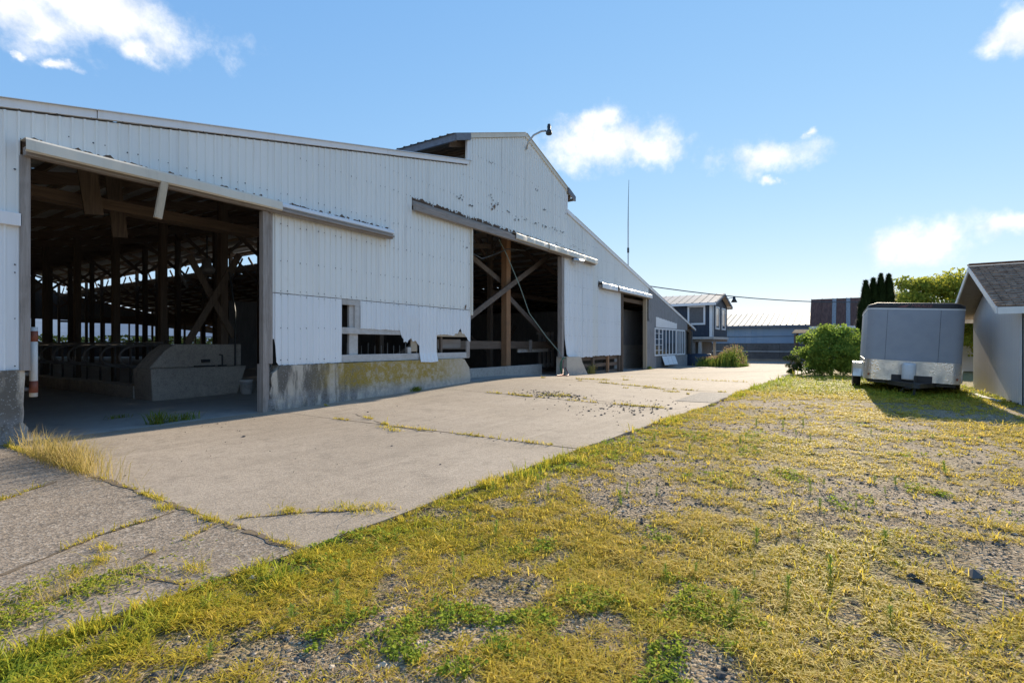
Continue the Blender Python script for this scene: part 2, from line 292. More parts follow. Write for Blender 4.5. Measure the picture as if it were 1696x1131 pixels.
# ================================================================ GROUND
def cover_mask(x, y):
    c = .62*fbm(x*.55, y*.55, 2, 4)+.38*fbm(x*1.9, y*1.9, 9, 3)
    e = y - yard_edge(x)                                       # distance past the slab edge (positive = on the slab)
    near_edge = np.exp(-((e+.45)/.55)**2)
    bare = np.exp(-(((x-8.0)/2.4)**2+((y+.2)/1.4)**2))*.16 + np.exp(-(((x-4.2)/1.3)**2+((y+1.6)/1.0)**2))*.12 + np.exp(-(((x-4.5)/.7)**2+((y-1.7)/.45)**2))*.14
    lush = .25*sstep(14, 18, x)
    return np.clip(sstep(.34, .66, c + .035 + .05*near_edge - .8*bare + lush), 0, 1)
def build_ground():
    nr, na = 190, 420
    r = np.concatenate([[0], .9*(1500/.9)**(np.linspace(0, 1, nr-1)**1.05)]); a = np.linspace(0, 2*np.pi, na, endpoint=False)
    R, A = np.meshgrid(r, a, indexing='ij'); X = R*np.cos(A); Y = R*np.sin(A)
    e = Y - yard_edge(X); inside = sstep(-.12, .10, e)*sstep(-15, -13, X)
    inside = inside*np.where((X > 59), 0, 1)
    Z = g(X, Y) - .015 - .085*inside + (1-inside)*(.05*(fbm(X*.7, Y*.7, 4)-.5)+.03*(fbm(X*3, Y*3, 6)-.5))*np.clip(1-R/120, 0, 1)
    V = np.stack([X, Y, Z], -1).reshape(-1, 3)
    i, j = np.meshgrid(np.arange(nr-1), np.arange(na), indexing='ij'); j2 = (j+1)%na
    F = np.stack([i*na+j, (i+1)*na+j, (i+1)*na+j2, i*na+j2], -1).reshape(-1, 4)
    me = fast_mesh('ground', V, F, 4, True); at = me.attributes.new('cover', 'FLOAT', 'POINT')
    cv = cover_mask(X, Y).ravel()*(1-.9*inside.ravel()); far = sstep(30, 60, R.ravel()); at.data.foreach_set('value', np.clip(cv*(1-far)+far*.9, 0, 1).astype(np.float32))
    link('ground', me, 'ground', kind='structure')
build_ground()
def slab_mesh(name, x0, x1, yl, yh, step=.35, drop=.1, lift=0.):
    nx = max(2, int((x1-x0)/step)+1); xs = np.linspace(x0, x1, nx); ylo = yl(xs) if callable(yl) else np.full(nx, yl); ny = max(3, int((yh-ylo.mean())/step)+1)
    v = np.linspace(0, 1, ny); X = np.repeat(xs[:,None], ny, 1); Y = ylo[:,None]+(yh-ylo)[:,None]*v[None,:]; Z = g(X, Y)+lift+.012*(fbm(X*.8, Y*.8, 8)-.5)
    V = np.stack([X, Y, Z], -1).reshape(-1, 3); i, j = np.meshgrid(np.arange(nx-1), np.arange(ny-1), indexing='ij'); q = lambda a, b: a*ny+b
    F = np.stack([q(i,j), q(i+1,j), q(i+1,j+1), q(i,j+1)], -1).reshape(-1, 4)
    ring = [q(k,0) for k in range(nx)]+[q(nx-1,k) for k in range(1,ny)]+[q(k,ny-1) for k in range(nx-2,-1,-1)]+[q(0,k) for k in range(ny-2,0,-1)]
    b = len(V); V2 = V[ring].copy(); V2[:,2] -= drop; n = len(ring)
    S = [(ring[(k+1)%n], ring[k], b+k, b+(k+1)%n) for k in range(n)]
    return fast_mesh(name, np.vstack([V, V2]), np.vstack([F, np.array(S)]), 4)
yard = link('concrete_yard', slab_mesh('concrete_yard', -13.9, 57.6, lambda x: yard_edge(x)+.06, 9.7, .8, .05, -.03), 'patch', kind='structure')
joints = [-13.9, -6.5, -2.1, 2.18, 6.22, 11.0, 15.6, 20.2, 24.8, 29.4, 34, 40, 46, 52, 57.6]
for a, b in zip(joints[:-1], joints[1:]):
    link('slab', slab_mesh('slab', a+.008, b-.008, yard_edge, 9.985, .35 if a < 30 else .8), 'slab_rough' if b < 3 else 'slab', yard)
floor = link('barn_floor', slab_mesh('barn_floor', -8.2, 40.4, 9.995, 70, .8, .1, -.004), 'floor', kind='structure')
m_plain('soil', (.15,.11,.07), .95, 0, .5, 40)
def crack(pts, w=.022):
    pts = [np.array(p, float) for p in pts]; P = []
    for a, b in zip(pts[:-1], pts[1:]):
        n = max(2, int(np.linalg.norm(b-a)/.06))
        for k in range(n): P.append(a+(b-a)*k/n)
    P = np.array(P); P = P + np.stack([fbm(P[:,0]*6, P[:,1]*6, 1)-.5, fbm(P[:,0]*6, P[:,1]*6, 7)-.5], -1)*.09
    d = np.gradient(P, axis=0); d /= np.linalg.norm(d, axis=1)[:,None]; nrm = np.stack([-d[:,1], d[:,0]], -1); W = w*(.05+1.5*fbm(P[:,0]*7, P[:,1]*7, 3)**1.6)[:,None]
    A = P+nrm*W; B = P-nrm*W; z = lambda Q: g(Q[:,0], Q[:,1])+.012*(fbm(Q[:,0]*.8, Q[:,1]*.8, 8)-.5)+.004
    n = len(P); V = np.vstack([np.c_[A, z(A)], np.c_[B, z(B)]]); i = np.arange(n-1); F = np.stack([i, i+n, i+n+1, i+1], -1)
    F = F[fbm(P[:-1,0]*2.3, P[:-1,1]*2.3, 17) > .36]
    link('crack', fast_mesh('crack', V, F, 4), 'soil', yard); return P
CR = [crack([(2.18,3.15),(2.17,5),(2.21,7),(2.18,9.9)], .045), crack([(6.22,3.0),(6.22,8)], .02), crack([(11,3),(11,8)], .025), crack([(15.6,3),(15.6,9)], .03)]+[crack(p) for p in ([(2.12,4.15),(1.6,3.9),(1.3,3.75),(.9,3.62),(.4,3.7)], [(2.1,4.75),(1.5,4.6),(.9,4.3),(.3,4.5)], [(1.35,3.75),(1.45,3.4),(1.5,3.2)],
                         [(2.3,4.12),(2.75,3.75),(3.2,3.2)], [(6.8,8.1),(6.2,6.5),(6.1,5.4)], [(11.0,6.6),(11.8,6.2),(11.4,5.0),(10.9,3.9)], [(14.6,5.6),(15.4,5.0),(15.0,4.2),(14.3,3.6)], [(16.3,8),(17.5,6.8),(18.5,6.6)], [(1.9,6.8),(1.2,6.2),(.6,6.3)])]
link('asphalt_patch', slab_mesh('asphalt_patch', 12.6, 15.2, lambda x: yard_edge(x)+.02+.0*x, 3.55, .2, .006, .008), 'patch', yard)
# far field edge, hills seen through the barn
def build_hills():
    m = MB(); n = 90
    for k in range(n+1):
        a = math.radians(28+k*1.25); h = 22+70*float(fbm(k*.11, 1.2, 3, 4))*math.exp(-((k-42)/34)**2); r = 900
        for rr, z in ((r, -2), (r+120, h*.55), (r+260, h)): m.v.append((rr*math.cos(a), rr*math.sin(a), z))
    for k in range(n):
        for j in range(2): m.f.append((k*3+j, k*3+3+j, k*3+4+j, k*3+1+j))
    m.obj('hills', 'hill', kind='structure', smooth=True)
m_plain('hill', (.16,.21,.28), .95, 0, .3, .02, 0)
build_hills()

# ================================================================ BARN
Y0 = 10.0; YB = 70.0; XL, XR = -8.3, 40.7
barn = thing('barn', 'huge pale metal clad dairy barn with raised ridge monitor and open doorways', 'barn', (14, 10, 0))
def roof_z(x):
    x = np.asarray(x, float)
    return np.where(x < 12.79, 4.72+.2137*(x-2.17), np.where(x > 19.47, 6.90-.2085*(x-19.47), np.where(x < 16.15, 7.83+.345*(x-12.79), 7.83+.349*(19.47-x))))
PITCH = .1523
def sheet(x0, x1, lo, hi, mat='siding', bow=.004, seed=0, name='siding_sheet', peel=None):
    off = [0, .052, .066, .086, .100]; hh = [0, 0, .027, .027, 0]
    k0 = math.floor(x0/PITCH)-1; xs = [x0, x1]
    for k in range(k0, int(x1/PITCH)+2):
        xs += [k*PITCH+o for o in off]
    xs += list(np.linspace(x0, x1, 10)); xs = np.unique(np.round([x for x in xs if x0 <= x <= x1], 4))
    ph = np.mod(xs, PITCH); h = np.interp(ph, off+[PITCH], hh+[0])
    lz = np.array([float(lo(x)) for x in xs]) if callable(lo) else np.full(len(xs), lo); hz = np.array([float(hi(x)) for x in xs]) if callable(hi) else np.full(len(xs), hi)
    nr = 7; v = np.linspace(0, 1, nr); Z = lz[:,None]+(hz-lz)[:,None]*v[None,:]; X = np.repeat(xs[:,None], nr, 1)
    Yv = Y0-.006-h[:,None]-bow*(fbm(X*.8+seed*3.1, Z*.9, 3)-.5)*3-.003*(seed % 3)
    if peel is not None: Yv = Yv - peel(X, Z)
    V = np.stack([X, Yv, Z], -1).reshape(-1, 3)-np.array(root_of(barn)); n = len(xs)
    i, j = np.meshgrid(np.arange(n-1), np.arange(nr-1), indexing='ij'); F = np.stack([i*nr+j, (i+1)*nr+j, (i+1)*nr+j+1, i*nr+j+1], -1).reshape(-1, 4)
    return link(name, fast_mesh(name, V, F, 4), mat, barn)
def run(x0, x1, lo, hi, mat='siding', **kw):
    w = .9138; k = math.floor(x0/w)+1; xs = [x0]
    while k*w < x1-.12:
        if k*w > x0+.12: xs.append(k*w)
        k += 1
    xs.append(x1)
    for i, (a, b) in enumerate(zip(xs[:-1], xs[1:])): sheet(a, b+.012, lo, hi, mat, seed=int(a*7)+i, **kw)
rag = lambda base, amp, k: (lambda x: base+.02+1.5*amp*max(0, float(fbm(x*9, k, k, 3))-.3)+.05*float(vnoise(x*23, k, 2)))
top = lambda x: roof_z(x)-.03
run(XL, 2.36, 3.2, top); run(XL, 2.36, 1.03, 3.19, 'siding_low')
run(2.36, 9.46, rag(4.30, .10, 1), top); run(9.46, 10.30, 2.47, top); run(10.30, 12.79, rag(5.28, .13, 2), top); run(12.79, 16.15, rag(5.27, .16, 3), top); run(16.15, 19.47, rag(5.30, .10, 4), top)
run(19.47, 22.02, rag(5.32, .10, 5), top); run(22.02, 22.7, lambda x: .84+.03*float(vnoise(x*11, 1)), top)
run(22.7, 29.9, rag(4.29, .06, 6), top)
run(6.22, 9.46, 2.47, 4.15); run(10.30, 12.86, 2.47, 5.05)
pl = lambda X, Z: .16*np.clip((2.2-Z)/1.4, 0, 1)**2*np.clip((20.4-X)/1.2, 0, 1)
run(19.14+.1, 22.02, lambda x: .80+.05*float(vnoise(x*9, 3))+.25*max(0, 19.7-x), 5.08, 'siding_low', peel=pl); run(22.7, 25.62, lambda x: .82+.05*float(vnoise(x*9, 5)), 4.1, 'siding_low')
LOW = [(6.24,.98),(6.33,.95),(7.98,.97)]
def lowf(pts):
    xs = [p[0] for p in pts]; zs = [p[1] for p in pts]; return lambda x: float(np.interp(x, xs, zs))+.018*(float(vnoise(x*37, 4))-.5)
run(6.24, 7.97, lowf([(6.24,1.52),(6.30,1.5),(6.33,1.05),(6.40,.96),(7.97,.97)]), lambda x: 2.455, 'siding_low', bow=.008)
sheet(8.55, 9.86, lowf([(8.54,1.78),(9.89,1.76)]), 2.455, 'siding_low', seed=2); sheet(9.86, 10.575, lowf([(9.86,1.76),(9.92,1.62),(10.02,1.44),(10.08,1.5),(10.12,1.44),(10.19,1.5),(10.28,1.56),(10.36,1.46),(10.46,1.5),(10.575,1.37)]), 2.455, 'siding_low', .02, 4)
sheet(10.58, 11.32, lambda x: .89+.03*float(vnoise(x*6, 2)), 2.455, 'siding_low', .012, 5, peel=lambda X, Z: .07*np.clip((1.2-Z)/.3, 0, 1)); sheet(11.325, 12.87, lowf([(11.30,1.66),(11.78,1.69),(12.06,1.65),(12.20,1.74),(12.26,1.70),(12.40,1.87),(12.46,1.83),(12.50,1.70),(12.58,1.74),(12.79,1.53),(12.87,1.46)]), 2.455, 'siding_low', .014, 7)
# screw heads, rust holes
def dots(name, pts, mat, r, squash=1.):
    m = MB()
    for x, z in pts:
        n = 6; rr = r*random.uniform(.7, 1.3); y = Y0-.042
        m.add([(x+rr*math.cos(2*math.pi*k/n)*random.uniform(.7,1.2), y, z+squash*rr*math.sin(2*math.pi*k/n)*random.uniform(.7,1.2)) for k in range(n)]+[(x, y-.006, z)], [(k, (k+1)%n, n) for k in range(n)])
    m.obj(name, mat, barn, kind='stuff')
sc = []
for z in (2.52, 2.42, 3.15, 3.9, 4.55, 5.4, 5.9, 6.6, 7.4, 1.75, 1.08):
    for k in range(int(XL/PITCH), int(29.9/PITCH)):
        x = k*PITCH+.03
        if z > roof_z(x)-.3 or (k % 3 == 2): continue
        if (2.36 < x < 6.3 and z < 4.35) or (12.85 < x < 19.25 and z < 5.4) or (25.6 < x and z < 4.4) or (6.3 < x < 9.5 and 4. < z < 4.4) or (10.2 < x < 22 and 4.9 < z < 5.4) or (22.6 < x and 4 < z < 4.4) or (7.9 < x < 12.9 and z < 2.) or (7.9 < x < 8.6 and z < 2.5): continue
        sc.append((x, z+random.uniform(-.015, .015)))
for k in range(-18, 28): sc.append((k*.42+1.1, float(roof_z(k*.42+1.1))+.0))
dots('screw_heads', sc, 'screw', .012)
hl = []
for cx, cz, n, w in [(12.4,5.82,9,.22),(12.9,5.72,7,.16),(13.95,6.28,6,.14),(14.35,6.12,5,.14),(15.0,6.0,6,.2),(15.6,5.85,9,.25),(16.1,5.95,7,.22),(16.9,5.95,8,.25),(17.6,5.95,10,.3),(18.4,6.0,9,.3),(19.1,6.0,8,.28),(17.6,6.6,6,.3),(14.0,7.4,5,.2),(17.0,7.2,5,.3),(18.6,5.45,7,.5),(20.2,5.6,6,.5),(21.3,5.6,5,.4),(12.6,4.4,3,.3)]:
    for k in range(n): hl.append((cx+random.gauss(0, w*.45), cz+random.gauss(0, .035)))
dots('rust_holes', hl, 'hole', .028, .6)
RF = []
for xa, xb, zb in ((2.4,9.4,4.33),(10.3,17.5,5.33),(19,22,5.34),(22.8,27,4.31)):
    for _ in range(int((xb-xa)*26)): RF.append((random.uniform(xa, xb), zb+abs(random.gauss(0, .028))))
dots('rust_flakes', RF, 'rust', .026, .7)
dots('rust_spots', [(14.12+random.gauss(0,.06), 5.98+random.gauss(0,.1)) for _ in range(10)]+[(12.62, 2.56), (12.64, 2.6), (12.60, 2.5)], 'rust', .035)
# rakes and trims (each length of flashing is a piece)
def rake(x0, x1, mat='trim', zz=0., h=.15, y=.06):
    z = lambda x: float(roof_z(x))+zz
    e = 1e-4; a, b = x0+e, x1-e
    m = MB(); m.prism([(a,z(a)),(b,z(b)),(b,z(b)+h),(a,z(a)+h)], 'y', Y0-y, Y0+.02); m.obj('rake_trim', mat, barn)
for a, b in ((-8.5,-2.7),(-2.69,3.27),(3.28,9.39),(9.4,12.78)): rake(a, b, 'trim' if b < 9.5 else 'fascia_trim' if 'fascia_trim' in MATS else 'trim', .0, .145, .05+.012*(b > 9))
rake(12.83, 16.13, 'cream_trim', -.02, .16); rake(16.16, 19.43, 'cream_trim', -.03, .17); 
for a, b in ((19.5,24.2),(24.21,29.0),(29.01,35),(35.01,40.9)): rake(a, b, 'trim', -.02, .17, .07)
MB().box(12.70, 12.82, Y0-.05, Y0+.03, 7.06, 7.83).obj('corner_trim', 'trim', barn); MB().box(19.40, 19.50, Y0-.05, Y0+.03, 6.90, 7.66).obj('corner_trim', 'trim', barn)
# monitor roof overhangs: fascia boards of the eaves and the short gable ends
EL, ER = 12.08, 20.12
zl = 7.83-.345*(12.79-EL); zr = 7.83-.349*(ER-19.47)
MB().beam((EL, Y0-.1, zl+.0), (EL, YB, zl), .05, .2).obj('fascia', 'fascia_dark', barn); MB().beam((ER, Y0-.1, zr), (ER, YB, zr), .05, .12).obj('fascia', 'fascia_dark', barn)
MB().prism([(EL,zl-.09),(12.80,7.74),(12.80,7.95),(EL,zl+.11)], 'y', Y0-.12, Y0-.06).obj('fascia', 'fascia_dark', barn); MB().prism([(19.49,7.74),(ER,zr-.09),(ER,zr+.11),(19.49,7.95)], 'y', Y0-.12, Y0-.06).obj('fascia', 'fascia_dark', barn)
# corrugated roofs
def roof(xa, za, xb, zb, name='roof', lift=.13, slits=0, y0=Y0-.09, y1=YB):
    n = int((y1-y0)/.3); off = np.array([0,.20,.22,.26,.28]); hh = np.array([0,0,.025,.025,0.])
    ys = (y0+np.arange(n)[:,None]*.3+off[None,:]).ravel(); h = np.tile(hh, n); L = math.hypot(xb-xa, zb-za); rows = [0.]
    while rows[-1] < L-2.2: rows += [rows[-1]+1.7, rows[-1]+1.83]
    rows.append(L); rows = np.array(rows)/L; nr = len(rows)
    nx, nz = -(zb-za)/L, (xb-xa)/L
    if nz < 0: nx, nz = -nx, -nz
    X = xa+(xb-xa)*rows[:,None]+nx*(h+lift)[None,:]; Z = za+(zb-za)*rows[:,None]+nz*(h+lift)[None,:]; Yv = np.repeat(ys[None,:], nr, 0)
    V = np.stack([X, Yv, Z], -1).reshape(-1, 3)-np.array(root_of(barn)); m = len(ys)
    i, j = np.meshgrid(np.arange(nr-1), np.arange(m-1), indexing='ij'); F = np.stack([i*m+j, i*m+j+1, (i+1)*m+j+1, (i+1)*m+j], -1)
    keep = np.ones(F.shape[:2], bool)
    if slits:
        odd = (np.arange(nr-1) % 2 == 1)
        keep[odd] = RNG.random((odd.sum(), m-1)) > slits
        keep[:, (np.arange(m-1) % 5) == 0] = True
    link(name, fast_mesh(name, V, F[keep].reshape(-1, 4), 4), 'roof_metal', barn)
roof(XL-.4, float(roof_z(XL-.4))-.0, 12.95, float(roof_z(12.78))+.02, slits=.05); roof(41.0, float(roof_z(41.0)), 20.1, float(roof_z(20.1)), slits=.06)
roof(EL-.05, zl-.02, 16.15, 8.99, slits=.0); roof(ER+.05, zr-.02, 16.15, 8.99)
MB().box(19.35, 20.15, Y0-.02, 17, 6.83, 6.87).obj('sun_blocker_strip', 'roof_metal', barn)  # hidden strip added to keep sun from entering through the roof gap
# purlins
def purlin(x, z): MB().box(x-.025, x+.025, Y0+.05, YB-.1, z-.09, z+.07).obj('purlin', 'wood_y', barn)
x = XL+.3
while x < 12.7: purlin(x, float(roof_z(x))+.01); x += .78
x = 20.6
while x < 40.5: purlin(x, float(roof_z(x))+.01); x += .78
for x in (12.3, 13.1, 13.9, 14.7, 15.5, 16.15, 16.8, 17.6, 18.4, 19.2, 19.9):
    zz = 7.83+.345*(x-12.79) if x < 16.15 else 7.83+.349*(19.47-x); purlin(x, zz)
# timber bents
for k in range(17):
    y = Y0+.25+3.68*k
    if y > YB: break
    for px_ in (-7.8, -2.6, 2.6, 7.95, 12.79, 19.47, 26.6, 33.6, 40.3):
        yy = y+ (1.2 if px_ in (7.95,) and k > 0 else 0)
        if k == 0 and px_ in (2.6, 7.95, 12.79, 26.6): continue
        zt = float(roof_z(px_))-.12 if px_ not in (12.79, 19.47) else 7.75
        w = .2 if px_ in (7.95, 12.79, 19.47) else .16
        MB().box(px_-w/2, px_+w/2, yy-w/2, yy+w/2, float(g(px_, 10))-.05, zt).obj('post', 'wood_brown_v', barn)
    r = lambda a, b, dz=.22: MB().beam((a, y, float(roof_z(a))-dz), (b, y, float(roof_z(b))-dz), .06, .26).obj('rafter', 'wood_brown_x', barn)
    r(XL, 12.7); r(20.3, 40.5)
    MB().beam((12.2, y, 7.5), (16.15, y, 8.82), .06, .2).obj('rafter', 'wood_brown_x', barn); MB().beam((20.0, y, 7.5), (16.15, y, 8.82), .06, .2).obj('rafter', 'wood_brown_x', barn)
    MB().box(19.6, 33.6, y-.04, y+.04, 3.7, 3.9).obj('tie_beam', 'wood_brown_x', barn)
    for x0, s_ in ((12.79, -1), (19.47, 1), (19.47, -1), (12.79, 1)):
        zt = 5.2; MB().beam((x0, y+.1, zt), (x0+s_*1.5, y+.1, zt+1.4 if (x0 == 12.79) == (s_ > 0) else float(roof_z(x0+s_*1.5))-.3), .05, .15).obj('brace', 'wood_brown_x', barn)
    if k < 16:
        MB().beam((19.47, y, 5.6), (19.47, y+1.5, 7.2), .05, .14).obj('brace', 'wood_brown_v', barn); MB().beam((19.47, y+3.68, 5.6), (19.47, y+2.2, 7.2), .05, .14).obj('brace', 'wood_brown_v', barn)
        MB().box(19.44, 19.5, y, y+3.68, 6.35, 6.58).obj('girt', 'wood_y', barn); MB().box(12.76, 12.82, y, y+3.68, 6.62, 6.86).obj('girt', 'wood_y', barn)
for (a, b) in (((6.75,14.62,1.4),(8.15,14.62,3.95)), ((8.05,14.72,1.6),(6.85,14.72,3.75)), ((3.3,13.6,4.55),(3.3,13.6,5.0))): MB().beam(a, b, .05, .17).obj('brace', 'wood_brown_v', barn)
MB().beam((3.9, 12.0, 3.85), (3.75, 12.0, 5.0), .3, .05, (0,1,0)).obj('brace', 'wood_brown_v', barn); MB().beam((4.75, 13.2, 3.7), (4.6, 13.2, 5.1), .28, .05, (0,1,0)).obj('brace', 'wood_brown_v', barn)
for z, y in ((4.18, 12.4), (4.38, 13.7), (4.55, 11.3)): MB().box(2.5, 7.9, y-.03, y+.03, z-.1, z+.1).obj('tie_beam', 'wood_brown_x', barn)
# outer walls of the barn's far sides
def farwall(name, segs, mat='plywood_dark'):
    for s_ in segs: MB().box(*s_).obj(name, mat, barn)
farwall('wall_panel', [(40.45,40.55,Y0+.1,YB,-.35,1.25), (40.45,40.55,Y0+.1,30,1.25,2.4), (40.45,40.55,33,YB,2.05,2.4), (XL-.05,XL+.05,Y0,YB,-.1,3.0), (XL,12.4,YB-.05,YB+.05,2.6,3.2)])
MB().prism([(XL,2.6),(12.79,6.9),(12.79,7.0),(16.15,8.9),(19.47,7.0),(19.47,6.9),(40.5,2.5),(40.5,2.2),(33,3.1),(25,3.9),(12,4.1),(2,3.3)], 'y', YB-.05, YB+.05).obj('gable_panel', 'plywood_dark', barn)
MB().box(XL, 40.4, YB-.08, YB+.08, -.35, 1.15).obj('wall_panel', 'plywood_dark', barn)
for x in np.arange(14, 40, 2.4): MB().box(x-.07, x+.07, YB-.3, YB-.15, -.3, 4.2).obj('post', 'wood_brown_v', barn)
for z in (1.75, 2.3): MB().box(24, 40, YB-.14, YB-.1, z, z+.09).obj('rail', 'wood_brown_x', barn)
for y in np.arange(30.6, 33, 1.15): MB().box(40.4, 40.6, y, y+.1, 1.2, 2.4).obj('post', 'wood_brown_v', barn)
# stem walls
def stem(poly, name='stem_wall', y0=Y0-.06, y1=Y0+.24):
    pts = []
    for (xa, za), (xb, zb) in zip(poly, poly[1:]+poly[:1]):
        n = max(1, int(math.hypot(xb-xa, zb-za)/.12))
        for k in range(n):
            t = k/n; x, z = xa+(xb-xa)*t, za+(zb-za)*t; j = .007
            pts.append((x+random.uniform(-j, j), z+random.uniform(-j, j)))
    MB().prism(pts, 'y', y0, y1).obj(name, 'stem_wall', barn)
stem([(6.08,-.12),(12.80,-.02),(12.84,.35),(12.78,.68),(12.55,.93),(12.4,.965),(9,.96),(6.42,.955),(6.36,.88),(6.24,.80),(6.20,.70),(6.22,.55),(6.16,.42),(6.19,.30),(6.10,.2)])
stem([(XL,-.1),(2.40,-.1),(2.46,.2),(2.40,.28),(2.42,1.03),(XL,1.03)]); stem([(19.0,-.1),(21.25,-.12),(20.9,.2),(20.5,.62),(20.35,.86),(19.05,.88)], y0=Y0-.25)
MB().box(13.0, 19.0, 10.9, 11.1, -.05, .56).obj('curb', 'block', barn, bevel=.02)
# door posts, boards, trim
for a, b, z in ((2.4,9.4,4.2),(10.35,21.9,5.15),(22.75,29.8,4.18)): MB().box(a, b, 10.0, 10.05, z, z+.5).obj('sky_backing_board', 'wood_brown_x', barn)  # dark boards added behind the ragged edges to block sky showing through
W = lambda *a, mat='wood_v', name='post': MB().box(*a).obj(name, mat, barn, bevel=.006)
W(2.36, 2.47, 9.9, 10.08, 1.02, 4.10); W(5.99, 6.10, 9.88, 10.02, -.02, 4.08); W(6.10, 6.23, 9.93, 10.12, 1.0, 4.08); W(6.02, 6.17, 9.95, 10.15, .02, 1.0)
W(12.86, 12.93, 9.9, 10.05, 2.3, 5.05, mat='cream_trim', name='door_trim'); W(18.92, 19.06, 9.92, 10.12, .86, 5.0); W(19.1, 19.2, 9.97, 10.1, .9, 5.0)
W(25.60, 25.72, 9.9, 10.1, -.02, 4.1, mat='wood_brown_v'); W(29.30, 29.48, 9.9, 10.1, -.12, 4.1, mat='wood_cream'); W(29.5, 30.15, 9.92, 9.99, -.12, 2.75, mat='plywood', name='plywood_sheet')
W(1.0, 2.38, 9.90, 9.985, 3.08, 3.26, mat='trim', name='flashing'); W(-8.3, .98, 9.90, 9.985, 3.08, 3.26, mat='trim', name='flashing')
B = lambda *a, mat='wood_white': MB().box(*a).obj('board', mat, barn, bevel=.006)
B(7.9, 8.6, 10.0, 10.05, 2.33, 2.465); B(7.93, 9.95, 10.0, 10.05, 1.645, 1.80); B(7.95, 12.86, 9.998, 10.06, .972, 1.15); B(8.27, 8.53, 10.055, 10.13, 1.15, 2.33); B(8.40, 8.55, 10.002, 10.05, 1.80, 2.33)
B(11.25, 12.8, 10.002, 10.06, 1.62, 1.78, mat='wood_cream'); B(10.32, 10.56, 10.02, 10.06, 1.2, 1.62, mat='wood_cream'); B(11.58, 11.66, 10.06, 10.14, 1.1, 1.66, mat='wood_brown_v'); B(10.2, 10.32, 10.02, 10.08, 1.15, 1.32); B(12.72, 12.88, 9.99, 10.04, 1.0, 1.5, mat='wood_v')
B(11.7, 12.8, 10.3, 10.36, 1.28, 1.55, mat='wood_x')
# sliding-door rails
MB().box(2.39, 9.45, 9.80, 9.93, 4.085, 4.21).obj('door_rail', 'wood_x', barn, bevel=.01); MB().box(6.32, 9.44, 9.74, 9.80, 4.12, 4.16).obj('door_rail', 'wood_x', barn)
def flashing(x0, x1, z0, z1, mat, y=9.73, wav=.012):
    xs = np.linspace(x0, x1, int((x1-x0)/.15)+2); m = MB(); b = len(m.v)
    for x in xs:
        w = wav*(float(fbm(x*1.3, 2, 4))-.5)*2
        for yy, zz in ((9.985, z1+.01), (y+.02, z1), (y+w, z1-.03), (y-.01+w, z0+.02+w), (y+.03, z0)): m.v.append((x, yy, zz+.4*w))
    for i in range(len(xs)-1):
        for j in range(4): m.f.append((i*5+j, i*5+j+1, (i+1)*5+j+1, (i+1)*5+j))
    o = m.obj('rail_cover', mat, barn); s_ = o.modifiers.new('solid', 'SOLIDIFY'); s_.thickness = .006
flashing(2.37, 6.30, 4.115, 4.31, 'cream_trim', 9.70); flashing(6.31, 9.46, 4.205, 4.31, 'trim', 9.78, .006)
MB().beam((4.13, 9.72, 4.13), (4.02, 9.69, 3.50), .11, .06, (0,1,0)).obj('hanging_board', 'wood_cream', barn)
MB().box(10.30, 22.0, 9.80, 9.93, 5.0, 5.19).obj('door_rail', 'wood_x', barn, bevel=.01); MB().box(10.31, 15.4, 9.93, 9.99, 5.15, 5.29).obj('door_rail', 'wood_x', barn)
flashing(15.2, 17.55, 5.06, 5.27, 'cream_trim', 9.74, .03); flashing(17.5, 22.02, 5.03, 5.26, 'cream_trim', 9.70, .03)
MB().box(22.69, 29.86, 9.82, 9.93, 4.03, 4.2).obj('door_rail', 'wood_x', barn); flashing(22.68, 24.6, 4.04, 4.30, 'trim', 9.75, .03); flashing(24.75, 29.9, 4.06, 4.29, 'trim', 9.72, .02)
MB().tube([(19.6,9.75,4.93),(20.2,9.6,4.93)], .085, 12).obj('conduit_can', 'galv', barn, smooth=True)
# plywood bay with the window wall
def plysheet(x0, x1, z0, zt):
    m = MB(); zt0 = min(zt, float(roof_z(x0))-.05) ; zt1 = min(zt, float(roof_z(x1))-.05); m.prism([(x0,z0),(x1,z0),(x1,zt1),(x0,zt0)], 'y', 9.95, 10.02); m.obj('plywood_sheet', 'plywood', barn)
for a, b in ((30.16,31.3),(31.305,33.7),(33.705,36.1),(36.105,38.45)): plysheet(a, b, 2.42 if a > 31 else -.15, 9)
plysheet(29.92, 30.155, 2.76, 9)
for a, b in ((31.305,33.7),(33.705,36.1),(36.105,38.45)): MB().box(a, b, 9.955, 10.02, -.25, .66).obj('plywood_sheet', 'plywood' if a > 33.7 else 'plywood_dark', barn)
MB().box(38.3, 38.46, 10.03, 14, -.2, 2.6).obj('wall_panel', 'plywood', barn)
for k in range(8): MB().box(31.2+k*.56, 31.2+k*.56+.555, 9.925, 9.945, 2.44+.0*k, 3.05-.035*k).obj('siding_board', 'trim', barn)
m_plain('glass_dark', (.045,.065,.085), .06, 0, .2, 3, .8); m_plain('mullion', (.76,.78,.80), .5, 0, .12, 8)
